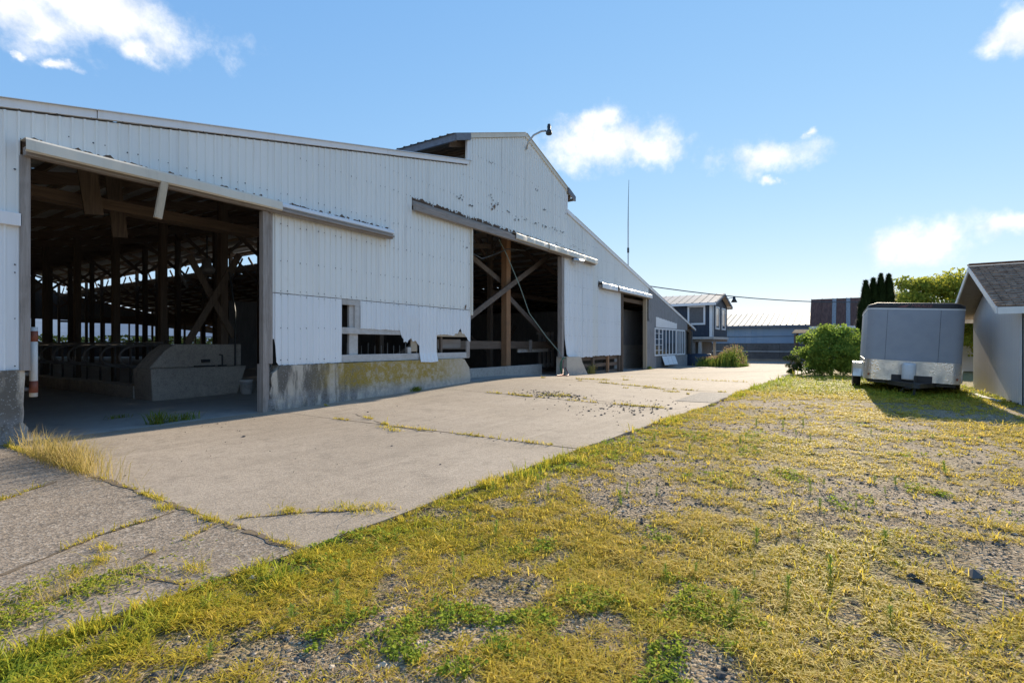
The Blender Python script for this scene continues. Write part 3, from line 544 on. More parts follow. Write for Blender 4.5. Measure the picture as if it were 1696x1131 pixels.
def window(x0, x1, z0, z1, panes, y=9.95, grid=0):
    f = MB()
    w = .09
    f.box(x0,x1,y-.05,y,z0,z0+w); f.box(x0,x1,y-.05,y,z1-w,z1); f.box(x0,x0+w,y-.05,y,z0+w,z1-w); f.box(x1-w,x1,y-.05,y,z0+w,z1-w)
    o = f.obj('window', 'mullion', barn); iw = (x1-x0-2*w)/panes
    for k in range(panes):
        a = x0+w+k*iw; MB().box(a+.02, a+iw-.02, y-.02, y-.012, z0+w, z1-w).obj('pane', 'glass_dark', o)
        if k: MB().box(a-.055, a+.055, y-.045, y-.002, z0+w, z1-w).obj('mullion', 'mullion', o)
    for k in range(1, grid): zz = z0+(z1-z0)*k/grid; MB().box(x0+w, x0+w+2*iw, y-.03, y-.02, zz-.014, zz+.014).obj('mullion', 'mullion', o)
window(30.95, 35.5, .68, 2.40, 6, 9.96, 5); window(35.65, 37.7, .66, 2.40, 4, 9.96)
lean = MB()
for k in range(3): lean.add([(32.3+k*.95, 9.70, .10),(33.22+k*.95, 9.70, .08),(33.22+k*.95, 9.90, .64),(32.3+k*.95, 9.90, .66)], [(0,1,2,3)])
o = lean.obj('leaning_panel', 'mullion'); tag(o, 'white framed three pane sash leaning under the row of windows', 'window sash'); s_ = o.modifiers.new('solid', 'SOLIDIFY'); s_.thickness = .03
# third doorway: inner plywood partition and floor-level gate
MB().box(25.9, 37, 11.5, 11.58, 1.35, 3.5).obj('partition', 'plywood', barn); MB().box(25.9, 37, 11.44, 11.58, -.3, 1.345).obj('partition', 'block', barn)
# second doorway timber
MB().box(17.2, 17.5, 11.5, 11.75, .05, 5.9).obj('post', 'wood_orange', barn)
for a, b in (((14.5,11.35,2.3),(20.4,11.35,5.36)), ((15.2,11.9,4.75),(17.5,11.9,3.9)), ((17.5,11.6,3.3),(21.5,11.6,1.25)), ((15.6,16,.9),(19.2,16,2.6)), ((19.2,16.2,2.6),(22.4,16.2,1.0)), ((23.4,16,1.0),(24.9,16,2.4)), ((15.2,13,5.2),(18.2,13,5.6))): MB().beam(a, b, .06, .2).obj('brace', 'brace_wood', barn)
MB().box(13.2, 23.5, 11.76, 11.82, 1.22, 1.52).obj('board', 'wood_brown_x', barn); MB().box(18.6, 21.2, 11.85, 11.9, 1.05, 1.2).obj('board', 'wood_white', barn); MB().box(19.3, 19.48, 11.68, 11.74, 1.1, 1.58).obj('board', 'wood_v', barn)
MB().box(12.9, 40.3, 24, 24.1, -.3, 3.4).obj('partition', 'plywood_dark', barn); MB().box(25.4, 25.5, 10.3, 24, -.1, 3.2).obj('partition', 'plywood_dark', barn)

# ================================================================ THINGS IN THE BARN
gz = lambda x, y: float(g(x, y))
t = thing('manger', 'rough concrete manger end with chamfered top corner inside the wide doorway', 'manger', (7, 14.2, gz(7,14)))
MB().prism([(5.78,0),(7.85,0),(8.12,.8),(5.74,.8)], 'y', 14.2, 15.2).obj('base', 'block', t, bevel=.03); MB().prism([(5.78,.8),(8.08,.8),(8.08,1.40),(6.36,1.40),(6.12,1.22)], 'y', 14.4, 15.2).obj('head_wall', 'block', t, bevel=.03)
MB().box(6.8, 7.3, 14.28, 14.36, .81, .84).box(7.0, 7.2, 14.33, 14.4, .92, 1.0).obj('bracket', 'dark_metal', t)
MB().tube([(7.5,14.3,.8),(7.5,14.3,1.1),(7.42,14.28,1.12)], .02).box(7.42,7.58,14.22,14.38,.801,.84).obj('tap', 'dark_metal', t); MB().tube([(7.85,14.3,.81),(7.85,14.3,2.3),(7.8,14.5,3.4)], .025).obj('water_pipe', 'dark_metal', t)
MB().box(5.75, 6.15, 15.2, 66, 0, .34).obj('curb', 'block', t)
for k in range(14):
    y = 16.1+k*1.22; tt = thing('stall_divider', 'curved steel pipe cow stall divider in the row behind the manger', 'stall divider', (7.4, y, gz(7,12)), group='cow stall dividers')
    pts = [(8.2, y, 1.36), (6.6, y, 1.36)]+[(6.2-.42*math.sin(a), y, 1.06+.30*math.cos(a)) for a in np.linspace(0, math.pi, 9)]+[(6.6, y, .76), (7.4, y, .72)]
    MB().tube(pts, .032).obj('loop', 'pipe', tt, smooth=True); MB().tube([(7.4, y, 0), (7.4, y, 1.5)], .035).obj('post', 'pipe', tt, smooth=True)
o = MB().tube([(6.5,15.4,1.43),(6.5,60,1.43)], .03).obj('neck_rail', 'pipe', smooth=True); tag(o, 'long steel neck rail running over the stall dividers', 'rail')
t = thing('bucket', 'white plastic bucket standing beside the concrete manger', 'bucket', (7.74, 13.55, gz(8,12)+.005))
MB().lathe([(0,0),(.125,0),(.15,.34),(.165,.345),(.165,.37),(.15,.375),(.14,.06),(0,.05)], (7.74,13.55,t.location.z)).obj('pail', 'plastic_white', t, smooth=True); MB().lathe([(.151,.26),(.158,.262),(.158,.275),(.151,.278)], (7.74,13.55,t.location.z)).obj('band', 'galv', t)
MB().tube([(7.74+.16*math.cos(a), 13.55-.17, t.location.z+.33-.2*math.sin(a)) for a in np.linspace(0, math.pi, 10)], .004, 5).obj('handle', 'galv', t)
t = thing('barrier_gate', 'short gate ending in a red banded white pole at the wide doorway', 'gate', (2.64, 10.5, .55))
MB().tube([(2.64,10.45,.60),(2.64,10.45,1.66)], .05, 14).obj('pole', 'white_paint', t, smooth=True)
for a, b in ((.66,.84),(1.44,1.60)): MB().tube([(2.64,10.45,a),(2.64,10.45,b)], .053, 14).obj('band', 'red_band', t, smooth=True)
for z in (.72,.95,1.3,1.5): MB().tube([(2.64,10.48,z),(1.2,10.6,z)], .03).obj('rail', 'galv', t, smooth=True)
t = thing('barn_fan', 'old ceiling fan motor with bent conduit hanging among the barn posts', 'fan', (7.6, 14.6, 3.5))
MB().lathe([(0,.18),(.08,.16),(.11,.05),(.12,-.02),(.2,-.12),(.17,-.24),(0,-.26)], (7.4,14.9,3.6), 14).obj('motor', 'pipe', t, smooth=True)
MB().tube([(7.3,14.9,3.75),(6.95,14.9,3.8),(6.75,14.9,3.7),(6.7,14.9,3.3),(6.9,14.9,2.9)], .03).obj('conduit', 'pipe', t, smooth=True); MB().tube([(7.4,14.9,3.7),(7.4,14.9,4.4)], .02).obj('rod', 'dark_metal', t)
t = thing('headlock_row', 'row of thin steel headlock bars behind the torn siding opening', 'headlocks', (10, 12.2, gz(10,10)))
for k in range(26): x = 7.6+k*.26; MB().tube([(x,12.2,.4),(x+.02,12.2,1.36 if k % 3 else 1.44)], .016, 6).obj('bar', 'galv', t)
MB().tube([(7.4,12.2,.6),(14.4,12.2,.6)], .025).obj('rail', 'pipe', t)
# pallets, fence, hoses
t = thing('pallet', 'grey slatted pallet standing upright inside the middle doorway', 'pallet', (21.9, 12.3, gz(18,10)))
for k in range(4): x = 21.15+k*.42; MB().box(x, x+.2, 12.3, 12.33, .3, 2.0).obj('slat', 'wood_v', t)
for z in (.35, 1.05, 1.85): MB().box(21.1, 22.7, 12.34, 12.42, z, z+.12).obj('stringer', 'wood_x', t)
t = thing('plank_fence', 'low brown plank fence below the bowed metal sheets', 'fence', (23.2, 10.3, gz(23,10)))
for z in (-.02, .33, .66): MB().box(20.9, 25.7, 10.12, 10.17, z, z+.16).obj('plank', 'wood_brown_x', t)
for x in (22.2, 23.95, 25.4): MB().box(x, x+.17, 10.02, 10.12, -.08, .85).obj('post', 'wood_orange' if x == 23.95 else 'wood_brown_v', t)
MB().box(20.9, 25.6, 10.9, 11.0, -.1, .8).obj('back_board', 'plywood_dark', t)
def coil(cx, cy, z, r, n, mat, name, label, cat='hose'):
    pts = [(cx+r*(1+.12*math.sin(k*.9))*math.cos(k*.35), cy-.02*math.sin(k*.5), z+r*1.25*(1+.1*math.cos(k*.7))*math.sin(k*.35)) for k in range(n)]
    tag(MB().tube(pts, .018, 6).obj(name, mat, smooth=True), label, cat)
coil(18.95, 9.83, .5, .3, 60, 'hose_green', 'garden_hose', 'green hose coiled on the post of the middle doorway')
tag(MB().tube([(18.8,9.8,.75),(18.4,9.6,.5),(18.0,9.4,gz(18,9.4)+.06),(17.3,9.3,gz(17.3,9.3)+.03),(17.8,9.1,gz(17.8,9.1)+.03),(18.7,9.5,gz(18.7,9.5)+.05),(18.9,9.75,.45)], .018, 6).obj('garden_hose', 'hose_red', smooth=True), 'red hose trailing on the concrete beside the middle doorway', 'hose')
tag(MB().tube([(15.5,10.7,5.2),(15.85,10.6,4.7),(16.6,10.5,3.6),(17.3,10.5,2.6),(18.3,10.3,1.7),(18.9,10.05,1.1),(18.95,9.9,.8)], .014, 6).obj('rope', 'rope'), 'pale green rope hanging slantwise across the middle doorway', 'rope')
tag(MB().tube([(12.95,10.2,4.55),(13.4,10.3,4.35),(14.2,10.5,4.3),(15.2,10.7,4.6),(15.9,10.6,4.9),(17,10.5,5.0)], .02, 6).obj('wire', 'cable'), 'slack cable drooping under the top of the middle doorway', 'cable')

# ================================================================ ROOF THINGS
t = thing('yard_light', 'grey yard lamp on a curved arm at the barn ridge', 'lamp', (16.2, 9.9, 8.7))
MB().tube([(16.15,9.93,8.5),(16.16,9.86,8.75),(16.25,9.68,9.0),(16.38,9.42,9.13),(16.46,9.27,9.14)], .035).obj('arm', 'galv', t, smooth=True)
MB().lathe([(0,.26),(.05,.25),(.07,.16),(.06,.06),(.10,.0),(.12,-.09),(.09,-.13),(0,-.14)], (16.5,9.18,9.12), 14).obj('head', 'dark_metal', t, smooth=True)
t = thing('antenna_mast', 'thin whip antenna mast rising behind the barn roof', 'antenna', (36, 13.5, 3.5))
MB().tube([(36,13.5,3.2),(36.0,13.5,10.3)], .045, 6).obj('mast', 'galv', t); MB().tube([(36,13.5,10.3),(36.03,13.5,11.6),(36.15,13.5,13.3)], [.03,.022,.012], 6).obj('whip', 'dark_metal', t); MB().tube([(36,13.5,8.0),(36,13.5,8.35)], .08, 8).obj('clamp', 'dark_metal', t)
a = Vector((30.5, 11, 5.05)); b = Vector((60, -6, 5.6)); pts = [a.lerp(b, k/16)-Vector((0,0,1.3*4*(k/16)*(1-k/16)*.55)) for k in range(17)]
tag(MB().tube(pts, .032, 5).obj('power_cable', 'cable'), 'overhead power cable sagging from the barn roof across the sky', 'cable')

# ================================================================ CARGO TRAILER
m_plain('trailer_grey', (.31,.345,.405), .5, .0, .12, 4, .5); m_plain('trailer_cap', (.020,.023,.030), .5, 0, .2, 4); m_plain('cap_letter', (.20,.07,.08), .4)
def m_plate():
    t = NT('tread_plate'); v = t.vor((26,26,26)); n = t.noise((3,3,2), 5, .65); c = t.mix(t.ramp(n, .4, .7), (.66,.66,.65), (.52,.51,.49)); t.done(c, t.ramp(n, .35, .7, .25, .5), .95, v, .5, .006)
m_plate()
TW, TL = 2.16, 4.4
tr = thing('cargo_trailer', 'grey enclosed cargo trailer with dark rounded roof cap and bright tread plate nose', 'trailer', (18.05, -1.36, -.03), (math.radians(3.0), 0, math.radians(.9)))
# local: +x back along the trailer, +y to the image's left side
def outline(inset=0., r=.22, n=8):
    w = TW/2-inset; p = [(TL, -w), (TL, w)]
    for k in range(n+1): a = math.pi/2+(math.pi/2)*k/n; p.append((r+r*math.cos(a), w-r+r*math.sin(a)))
    for k in range(n+1): a = math.pi+(math.pi/2)*k/n; p.append((r+r*math.cos(a), -w+r+r*math.sin(a)))
    return p
def shell(z0, z1, mat, name, inset=0., par=None, arch=0., smooth=True):
    p = outline(inset); n = len(p); m = MB(); m.add([(x,y,z0) for x,y in p]+[(x,y,z1) for x,y in p], [(i,(i+1)%n,(i+1)%n+n,i+n) for i in range(n)]+[tuple(reversed(range(n))), tuple(range(n,2*n))])
    o = m.obj(name, mat, par or tr, local=True)
    for q in o.data.polygons: q.use_smooth = True
    o.data.set_sharp_from_angle(angle=math.radians(30))
    return o
BZ = .40
body = shell(BZ+.56, BZ+1.98, 'trailer_grey', 'body'); plate = shell(BZ, BZ+.558, 'tread_plate', 'nose_plate', -.004); shell(BZ+1.982, BZ+2.02, 'plastic_white', 'trim_strip', -.008)
cap = MB(); p = outline(); n = len(p)
rings = [(0, 0.), (.0, .78), (.015, .88), (.05, .95), (.16, .99), (.5, 1.)]
for ins, q in rings:
    for x, y in p:
        hy = .085+.17*(1-abs(y/(TW/2))**2.4); cap.v.append((ins+x*(1-2*ins/TL), y*(1-ins*.16/TW), BZ+2.022+q*hy))
for k in range(len(rings)-1):
    for i in range(n): cap.f.append((k*n+i, k*n+(i+1)%n, (k+1)*n+(i+1)%n, (k+1)*n+i))
cap.f.append(tuple((len(rings)-1)*n+i for i in range(n)))
co = cap.obj('roof_cap', 'trailer_cap', tr, local=True); [setattr(q, 'use_smooth', True) for q in co.data.polygons]; co.data.set_sharp_from_angle(angle=math.radians(40))
for y in (.62, -.55): MB().box(-.004, -.001, y-.003, y+.003, BZ+.57, BZ+1.97).obj('panel_seam', 'trailer_cap', body, local=True)
cu = bpy.data.curves.new('letters', 'FONT'); cu.body = 'MIRAGE'; cu.size = .13; cu.align_x = 'CENTER'; cu.extrude = .003; cu.shear = .25
tmp = bpy.data.objects.new('letters', cu); COL.objects.link(tmp); bpy.context.view_layer.update(); me = bpy.data.meshes.new_from_object(tmp.evaluated_get(bpy.context.evaluated_depsgraph_get())); bpy.data.objects.remove(tmp)
lo_ = link('lettering', me, 'cap_letter', co); lo_.location = (-.006, -.12, BZ+2.045); lo_.rotation_euler = (math.radians(90), 0, math.radians(-90))
MB().add([(-.005,.42,BZ+2.045),(-.005,.22,BZ+2.05),(-.005,.14,BZ+2.12),(-.005,.30,BZ+2.09)], [(0,1,2,3)]).obj('emblem', 'cap_letter', co, local=True)
for sy in (1, -1):
    y0, y1 = (TW/2+.005, TW/2+.25) if sy > 0 else (-TW/2-.25, -TW/2-.005)
    MB().prism([(1.55,.36),(1.6,.62),(1.85,.80),(3.0,.80),(3.25,.62),(3.3,.36),(3.2,.36),(3.12,.55),(2.95,.7),(1.9,.7),(1.73,.55),(1.65,.36)], 'y', y0, y1).add([(1.6,y0,.36),(1.6,y1,.36),(1.6,y1,.78),(1.6,y0,.78)], [(0,1,2,3)]).obj('fender', 'tread_plate', tr, local=True, bevel=.015)
    for wx in (2.05, 2.78):
        c = (y0+y1)/2; m = MB(); pr = [(.17,-.10),(.30,-.105),(.335,-.08),(.345,0),(.335,.08),(.30,.105),(.17,.10)]; k0 = len(m.v); N_ = 28
        for r, q in pr:
            for k in range(N_): a = 2*math.pi*k/N_; m.v.append((wx+r*math.cos(a), c+q, .345+r*math.sin(a)))
        for i in range(len(pr)-1):
            for k in range(N_): m.f.append((i*N_+k, i*N_+(k+1)%N_, (i+1)*N_+(k+1)%N_, (i+1)*N_+k))
        wh = m.obj('wheel', 'rubber', tr, local=True, smooth=True); MB().tube([(wx,c-.07,.345),(wx,c+.07,.345)], .18, 20).obj('rim', 'galv', wh, local=True)
MB().box(.2, TL, -TW/2+.1, TW/2-.1, BZ-.1, BZ-.01).obj('chassis', 'dark_metal', tr, local=True); MB().box(-.05, .0, -.45, .45, BZ-.06, BZ+.17).obj('nose_bracket', 'trailer_cap', tr, local=True)
MB().beam((.1,.5,BZ-.06),(-1.05,.0,BZ-.06), .08, .12).beam((.1,-.5,BZ-.06),(-1.05,.0,BZ-.06), .08, .12).box(-1.3,-1.0,-.06,.06,BZ-.1,BZ+.02).obj('tongue', 'dark_metal', tr, local=True)
MB().tube([(-.85,.0,BZ+.2),(-.85,.0,.10)], .03).box(-.92,-.78,-.06,.06,.06,.10).obj('jack', 'dark_metal', tr, local=True); MB().lathe([(0,.02),(.155,.03),(.16,.06),(.16,.42),(.14,.47),(0,.48)], (-.22,.08,BZ+.03), 20).obj('canister', 'plastic_white', tr, local=True, smooth=True)
MB().box(-.14,-.08,.0,.14,BZ-.2,BZ-.02).tube([(-.5,.1,BZ-.05),(-.4,.25,BZ-.25),(-.2,.1,BZ-.3)], .02, 6).obj('coupler_chain', 'dark_metal', tr, local=True)
for y in (.98, -.98): MB().box(.0,.03,y-.02,y+.02,BZ+.1,BZ+.16).obj('marker_light', 'red_band', tr, local=True)

# ================================================================ WHITE SHED
m_siding('shed_board', (.85,.79,.75), (.80,.75,.72), .4, .5)
def m_shingle():
    t = NT('shingle'); n = t.noise((2.5,2.5,6), 5, .65); v = t.vor((13,9,30), 'F1', 'Color'); s1 = t.n('ShaderNodeSeparateColor'); t.l(v, s1.inputs[0]); c = t.mix(s1.outputs[0], (.20,.125,.085), (.42,.285,.20)); lx = t.noise(1.1, 5, .7)
    c = t.mix(t.math('MULTIPLY', t.ramp(lx, .55, .72), .8), c, (.23,.15,.035)); t.done(c, .95, 0, t.noise(50, 3), .6, .01, .15)
m_shingle(); m_wood('soffit', (.30,.255,.215), (.36,.31,.26), (3,26,26), .3)
sh = thing('garden_shed', 'pale board shed with shingled gable roof beside the grey trailer', 'shed', (18.7, -6.5, 0))
SX0, SX1, SYW, SYE = 15.85, 21.55, -3.2, -10.2; SM = (SX0+SX1)/2; EV, PK = 2.2, 3.48; sl = (PK-EV)/(SM-SX0+.35)
x = SX0
while x < SX1-.05:
    b = min(x+.203, SX1); zt = lambda q: PK-.10-sl*abs(q-SM); z0 = .04+.02*math.sin(x*9)
    MB().prism([(x+.004,z0),(b-.004,z0),(b-.004,zt(b-.004)),(x+.004,zt(x+.004))] if not (x < SM < b) else [(x+.004,z0),(b-.004,z0),(b-.004,zt(b)),(SM,zt(SM)),(x+.004,zt(x))], 'y', SYW-.025, SYW).obj('board', 'shed_board', sh); x += .203
MB().prism([(SX0,-.02),(SX1,-.02),(SX1,EV-.02),(SM,PK-.15),(SX0,EV-.02)], 'y', SYW-.06, SYW-.03).obj('wall', 'plywood_dark', sh); y = SYW
while y > SYE: MB().box(SX0, SX0+.025, y-.199, y-.004, .05, EV+.05).obj('board', 'shed_board', sh); y -= .203
MB().box(SX0+.03, SX0+.06, SYE, SYW-.03, 0, EV).box(SX1-.06, SX1-.03, SYE, SYW-.03, 0, EV).box(SX0, SX1, SYE-.06, SYE, 0, EV).obj('wall', 'shed_board', sh)
MB().box(SX0-.025, SX0-.002, SYW-.1, SYW+.025, .03, EV+.02).box(SX0-.025, SX0+.09, SYW+.002, SYW+.025, .03, EV+.04).obj('corner_board', 'white_paint', sh)
OV = .5
for sg, xa in ((-1, SX0-.38), (1, SX1+.38)):
    za = PK-sl*abs(xa-SM); MB().prism([(xa,za),(SM,PK),(SM,PK+.03),(xa,za+.03)], 'y', SYE-.3, SYW+OV).obj('roof_deck', 'wood_cream' if 0 else 'soffit', sh) if 'soffit' in MATS else None
    nC = 20
    for k in range(nC):
        m = MB(); f0, f1 = k/nC, (k+1.25)/nC; f1 = min(f1, 1); q0 = (xa+(SM-xa)*f0, za+(PK-za)*f0+.06); q1 = (xa+(SM-xa)*f1, za+(PK-za)*f1+.045); ys = np.arange(SYW+OV+.02, SYE-.3, -.16)
        for i, yy in enumerate(ys):
            j = random.uniform(-.012, .012); ex = xa+(SM-xa)*max(f0+j/3, -.01); ez = za+(PK-za)*max(f0+j/3, -.01)+.07+random.uniform(0, .02)
            m.add([(ex,yy,ez),(ex,yy-.152,ez),(q1[0],yy-.152,q1[1]),(q1[0],yy,q1[1]),(ex,yy,ez-.035),(ex,yy-.152,ez-.035)], [(0,1,2,3),(4,5,1,0),(0,3,4),(1,5,2)])
        m.obj('shingle_course', 'shingle', sh)
    MB().prism([(xa-.01,za-.11),(SM,PK-.10),(SM,PK+.045),(xa-.01,za+.045)], 'y', SYW+OV-.0, SYW+OV+.03).obj('barge_board', 'white_paint', sh)
    MB().box(min(xa,xa-.03*sg*-1)-.0, max(xa,xa-.03*sg*-1)+.0, SYE-.3, SYW+OV-.003, za-.12, za+.03).obj('fascia', 'white_paint', sh)
MB().beam((SM,SYE-.3,PK+.085),(SM,SYW+OV+.03,PK+.085), .3, .03).obj('ridge_cap', 'shingle', sh)
for k in range(2): tag(MB().beam((16.6+k*1.1, -2.95+.1*k, .05),(17.6+k*1.1,-2.75,.07), .12, .03).obj('scrap_board', 'wood_white', bevel=.003), ('short white scrap board lying in the grass along the shed wall', 'second pale scrap board further along the shed wall')[k], 'board')

# ================================================================ RAISED CABIN AND FAR BUILDINGS
m_siding('cabin_roof', (.66,.50,.36), (.78,.64,.50), .8, .7); m_siding('blue_wall', (.25,.36,.50), (.29,.40,.53), .4, .5); m_siding('far_roof', (.80,.65,.48), (.84,.70,.53), .2, .7); m_plain('blind', (.12,.12,.125), .6)
def m_rustroof():
    t = NT('rust_roof'); n = t.noise((3,9,1), 5, .65); c = t.mix(t.ramp(n, .35, .65), (.10,.045,.032), (.17,.08,.055)); t.done(c, .8)
m_rustroof(); m_plain('galv_old', (.34,.33,.33), .7, 0, .8, 14)
cb = thing('raised_cabin', 'dark blue raised cabin with white framed window and tin gable roof', 'cabin', (45.8, 12.5, 0))
CX, CY, CW, CYE = 43.0, 9.17, 5.7, 17.
CB0, CE, CP = 2.02, 4.74, 5.55; CM = CX+CW/2
MB().box(CX+.06, CX+CW-.06, CY+.06, CYE, CB0+.02, CE).obj('wall', 'navy_board', cb); y = CY
while y < CYE: MB().box(CX+.005, CX+.05, y+.006, y+.294, CB0, CE).obj('board', 'navy_board', cb); y += .3
x = CX
while x < CX+CW-.05:
    b = min(x+.3, CX+CW); zt = lambda q: CP-.08-(CP-CE)/(CW/2)*abs(q-CM); MB().prism([(x+.006,CB0),(b-.006,CB0),(b-.006,zt(b)),(x+.006,zt(x))], 'y', CY+.005, CY+.05).obj('board', 'navy_board', cb); x += .3
MB().box(CX-.03, CX+.0, CY-.03, CY+.24, CB0-.05, CE).box(CX-.03, CX+.2, CY-.03, CY+.0, CB0-.05, CE).obj('corner_board', 'mullion', cb)
MB().box(CX-.1, CX+CW+.05, CY-.12, CYE, CB0-.22, CB0-.03).obj('floor_beam', 'wood_white', cb)
for k in range(7): MB().box(CX+.1+k*.85, CX+.22+k*.85, CY-.1, CYE, CB0-.42, CB0-.23).obj('joist', 'wood_x', cb)
def cwin(y0, y1, z0, z1):
    m = MB(); w = .14; m.box(CX-.06,CX,y0,y1,z0,z0+w); m.box(CX-.06,CX,y0,y1,z1-w,z1); m.box(CX-.06,CX,y0,y0+w,z0+w,z1-w); m.box(CX-.06,CX,y1-w,y1,z0+w,z1-w); o = m.obj('window', 'mullion', cb); MB().box(CX-.02,CX-.01,y0+w,y1-w,z0+w,z1-w).obj('pane', 'blind', o)
cwin(9.72, 11.1, 2.95, 4.5)
for x0, x1 in ((CX+.9, CX+2.4), (CX+3.3, CX+4.8)):
    m = MB(); w = .12; z0, z1 = 2.6, 4.45; m.box(x0,x1,CY-.06,CY,z0,z0+w); m.box(x0,x1,CY-.06,CY,z1-w,z1); m.box(x0,x0+w,CY-.06,CY,z0+w,z1-w); m.box(x1-w,x1,CY-.06,CY,z0+w,z1-w); o = m.obj('window', 'mullion', cb); MB().box(x0+w,x1-w,CY-.02,CY-.01,z0+w,z1-w).obj('pane', 'glass_dark', o)
for sg in (-1, 1):
    xa = CM+sg*(CW/2+.4); za = CP-(CP-CE)/(CW/2)*(CW/2+.4); y = CY-.35
    while y < CYE+.3:
        MB().prism([(y+.005,0),(y+.03,.04),(y+.06,.04),(y+.085,0),(y+.595,0),(y+.595,-.03),(y+.005,-.03)], 'x', 0, 1).v
        m = MB(); pr = [(.005,0),(.03,.05),(.07,.05),(.095,0),(.59,0)]
        for fx, fz in ((xa, za), (CM, CP)):
            for q, h in pr: m.v.append((fx, y+q, fz+.05+h))
        m.f = [(i,i+1,i+6,i+5) for i in range(4)]; m.obj('roof_panel', 'cabin_roof', cb); y += .6
    MB().prism([(xa,za-.12),(CM,CP-.12),(CM,CP+.06),(xa,za+.06)], 'y', CY-.4, CY-.355).obj('barge_board', 'fascia_dark', cb)
    MB().box(xa-.02, xa+.02, CY-.35, CYE, za-.16, za+.04).obj('fascia', 'trim', cb)
for x, y in ((CX+.15, 10.05), (CX+.15, 11.2), (CX+5.3, 10.05)): MB().box(x, x+.2, y, y+.2, -.3, CB0-.43).obj('post', 'wood_white', cb)
for k in range(5): MB().box(CX+.2, CX+.25, 10.05+k*.5, 10.33+k*.5, .55, CB0-.45).obj('slat', 'wood_white' if k % 2 == 0 else 'wood_v', cb)
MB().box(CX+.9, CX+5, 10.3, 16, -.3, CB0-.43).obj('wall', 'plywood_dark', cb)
t = thing('cabin_lamp', 'small bell shaped yard lamp on the blue cabin gable', 'lamp', (46.5, 8.9, 5.0))
MB().tube([(46.5,9.15,5.15),(46.5,8.3,5.3)], .03).obj('arm', 'galv', t); MB().lathe([(0,.25),(.09,.22),(.13,0),(.26,-.25),(0,-.25)], (46.5,8.2,5.15), 12).obj('head', 'dark_metal', t, smooth=True)
t = thing('water_tank', 'dark oval stock tank at the end of the barn under the cabin', 'tank', (41, 10.4, -.28))
m = MB()
for i, (k, z) in enumerate(((1,0),(1.03,.3),(1.0,.32),(1.05,.62),(1.02,.64),(1.08,.95),(.98,.96),(.96,.3))):
    for q in range(24): a = 2*math.pi*q/24; m.v.append((40.4+.75*k*math.cos(a), 9.95+1.15*k*math.sin(a), -.28+z))
for i in range(7):
    for q in range(24): m.f.append((i*24+q, i*24+(q+1)%24, (i+1)*24+(q+1)%24, (i+1)*24+q))
m.obj('basin', 'tank_dark', t, smooth=True)
# long blue shed
fb = thing('long_shed', 'long low blue metal shed with tan ribbed roof behind the yard', 'shed', (61, 4, -.3))
FX, FY0, FY1 = 58.0, -9.0, 24.0
y = FY0
while y < FY1:
    MB().box(FX-.03, FX+.02, y+.008, y+.542, 1.5, 3.35).obj('wall_panel', 'blue_wall', fb); MB().box(FX-.055, FX-.032, y+.53, y+.57, 1.5, 3.35).obj('batten', 'blue_wall', fb)
    m = MB(); pr = [(.0,0),(.03,.07),(.09,.07),(.12,0),(.54,0)]
    for fx, fz in ((FX-.5, 3.28), (FX+5, 4.75)):
        for q, h in pr: m.v.append((fx, y+q, fz+h))
    m.f = [(i,i+1,i+6,i+5) for i in range(4)]; m.obj('roof_panel', 'far_roof', fb); y += .55
MB().box(FX+.03, FX+9.9, FY0, FY1, -.4, 3.3).obj('wall', 'plywood_dark', fb); MB().box(FX-.54, FX-.49, FY0, FY1, 3.1, 3.27).obj('fascia', 'fascia_dark', fb); MB().box(FX-.08, FX-.058, FY0, FY1, 2.16, 2.22).obj('rail', 'fascia_dark', fb)
for k in range(11): MB().box(FX-.12, FX+.02, FY0+k*3.0, FY0+k*3.0+2.98, -.4, 1.49).obj('base_wall', 'base_dark' if k % 3 else 'plywood_dark', fb)
MB().box(FX-.18, FX-.121, FY0, FY1, .62, .72).obj('rail', 'wood_white', fb); MB().add([(FX+10.5,FY0,3.28),(FX+5,FY0,4.75),(FX+5,FY1,4.75),(FX+10.5,FY1,3.28)], [(0,1,2,3)]).obj('roof_back', 'far_roof', fb)
link('kerb', slab_mesh('kerb', 55.9, 56.3, -9.5, 24, .4, .3, .22), 'slab', kind='structure')
# rust roofed barn
rb = thing('rusty_barn', 'old barn with steep rust brown tin roof and two pale sheets', 'barn', (52, 0, -.3))
RX, RY0, RY1, RE, RP = 50.0, -2.6, 2.9, 2.95, 5.25
k = 0; y = RY1
while y > RY0:
    w = .78 if k < 2 else .3 if k in (2, 4) else .68
    m = MB(); pr = [(0,0),(.02,.04),(.05,.04),(.07,0),(w-.01,0)]
    for fx, fz in ((RX-.4, RE-.1), (RX+1.6, RP)):
        for q, h in pr: m.v.append((fx, y-q, fz+h))
    m.f = [(i,i+5,i+6,i+1) for i in range(4)]; m.obj('roof_panel', 'galv_old' if k in (2, 4) else 'rust_roof', rb); y -= w; k += 1
MB().box(RX, RX+6, RY0, RY1, -.4, RE).obj('wall', 'blue_wall', rb); MB().add([(RX+7,RY0,RE),(RX+1.6,RY0,RP),(RX+1.6,RY1,RP),(RX+7,RY1,RE)], [(0,1,2,3)]).obj('roof_back', 'rust_roof', rb)
MB().box(RX-.42, RX-.38, RY0, RY1, RE-.28, RE-.08).obj('fascia', 'trim', rb)
m_plain('tar', (.03,.028,.027), .95, 0, .4, 6, .03)
ln = thing('lean_to', 'small open lean-to with dark posts beside the blue shed', 'lean-to', (49, 3.8, -.3))
MB().prism([(48.4,2.25),(51,2.6),(51,2.66),(48.4,2.31)], 'y', 2.95, 4.1).obj('roof', 'tar', ln)
for x in (48.5, 50.7):
    for y in (3.05, 3.8): MB().box(x, x+.16, y, y+.16, -.35, 2.2 if x < 49 else 2.52).obj('post', 'wood_brown_v', ln)
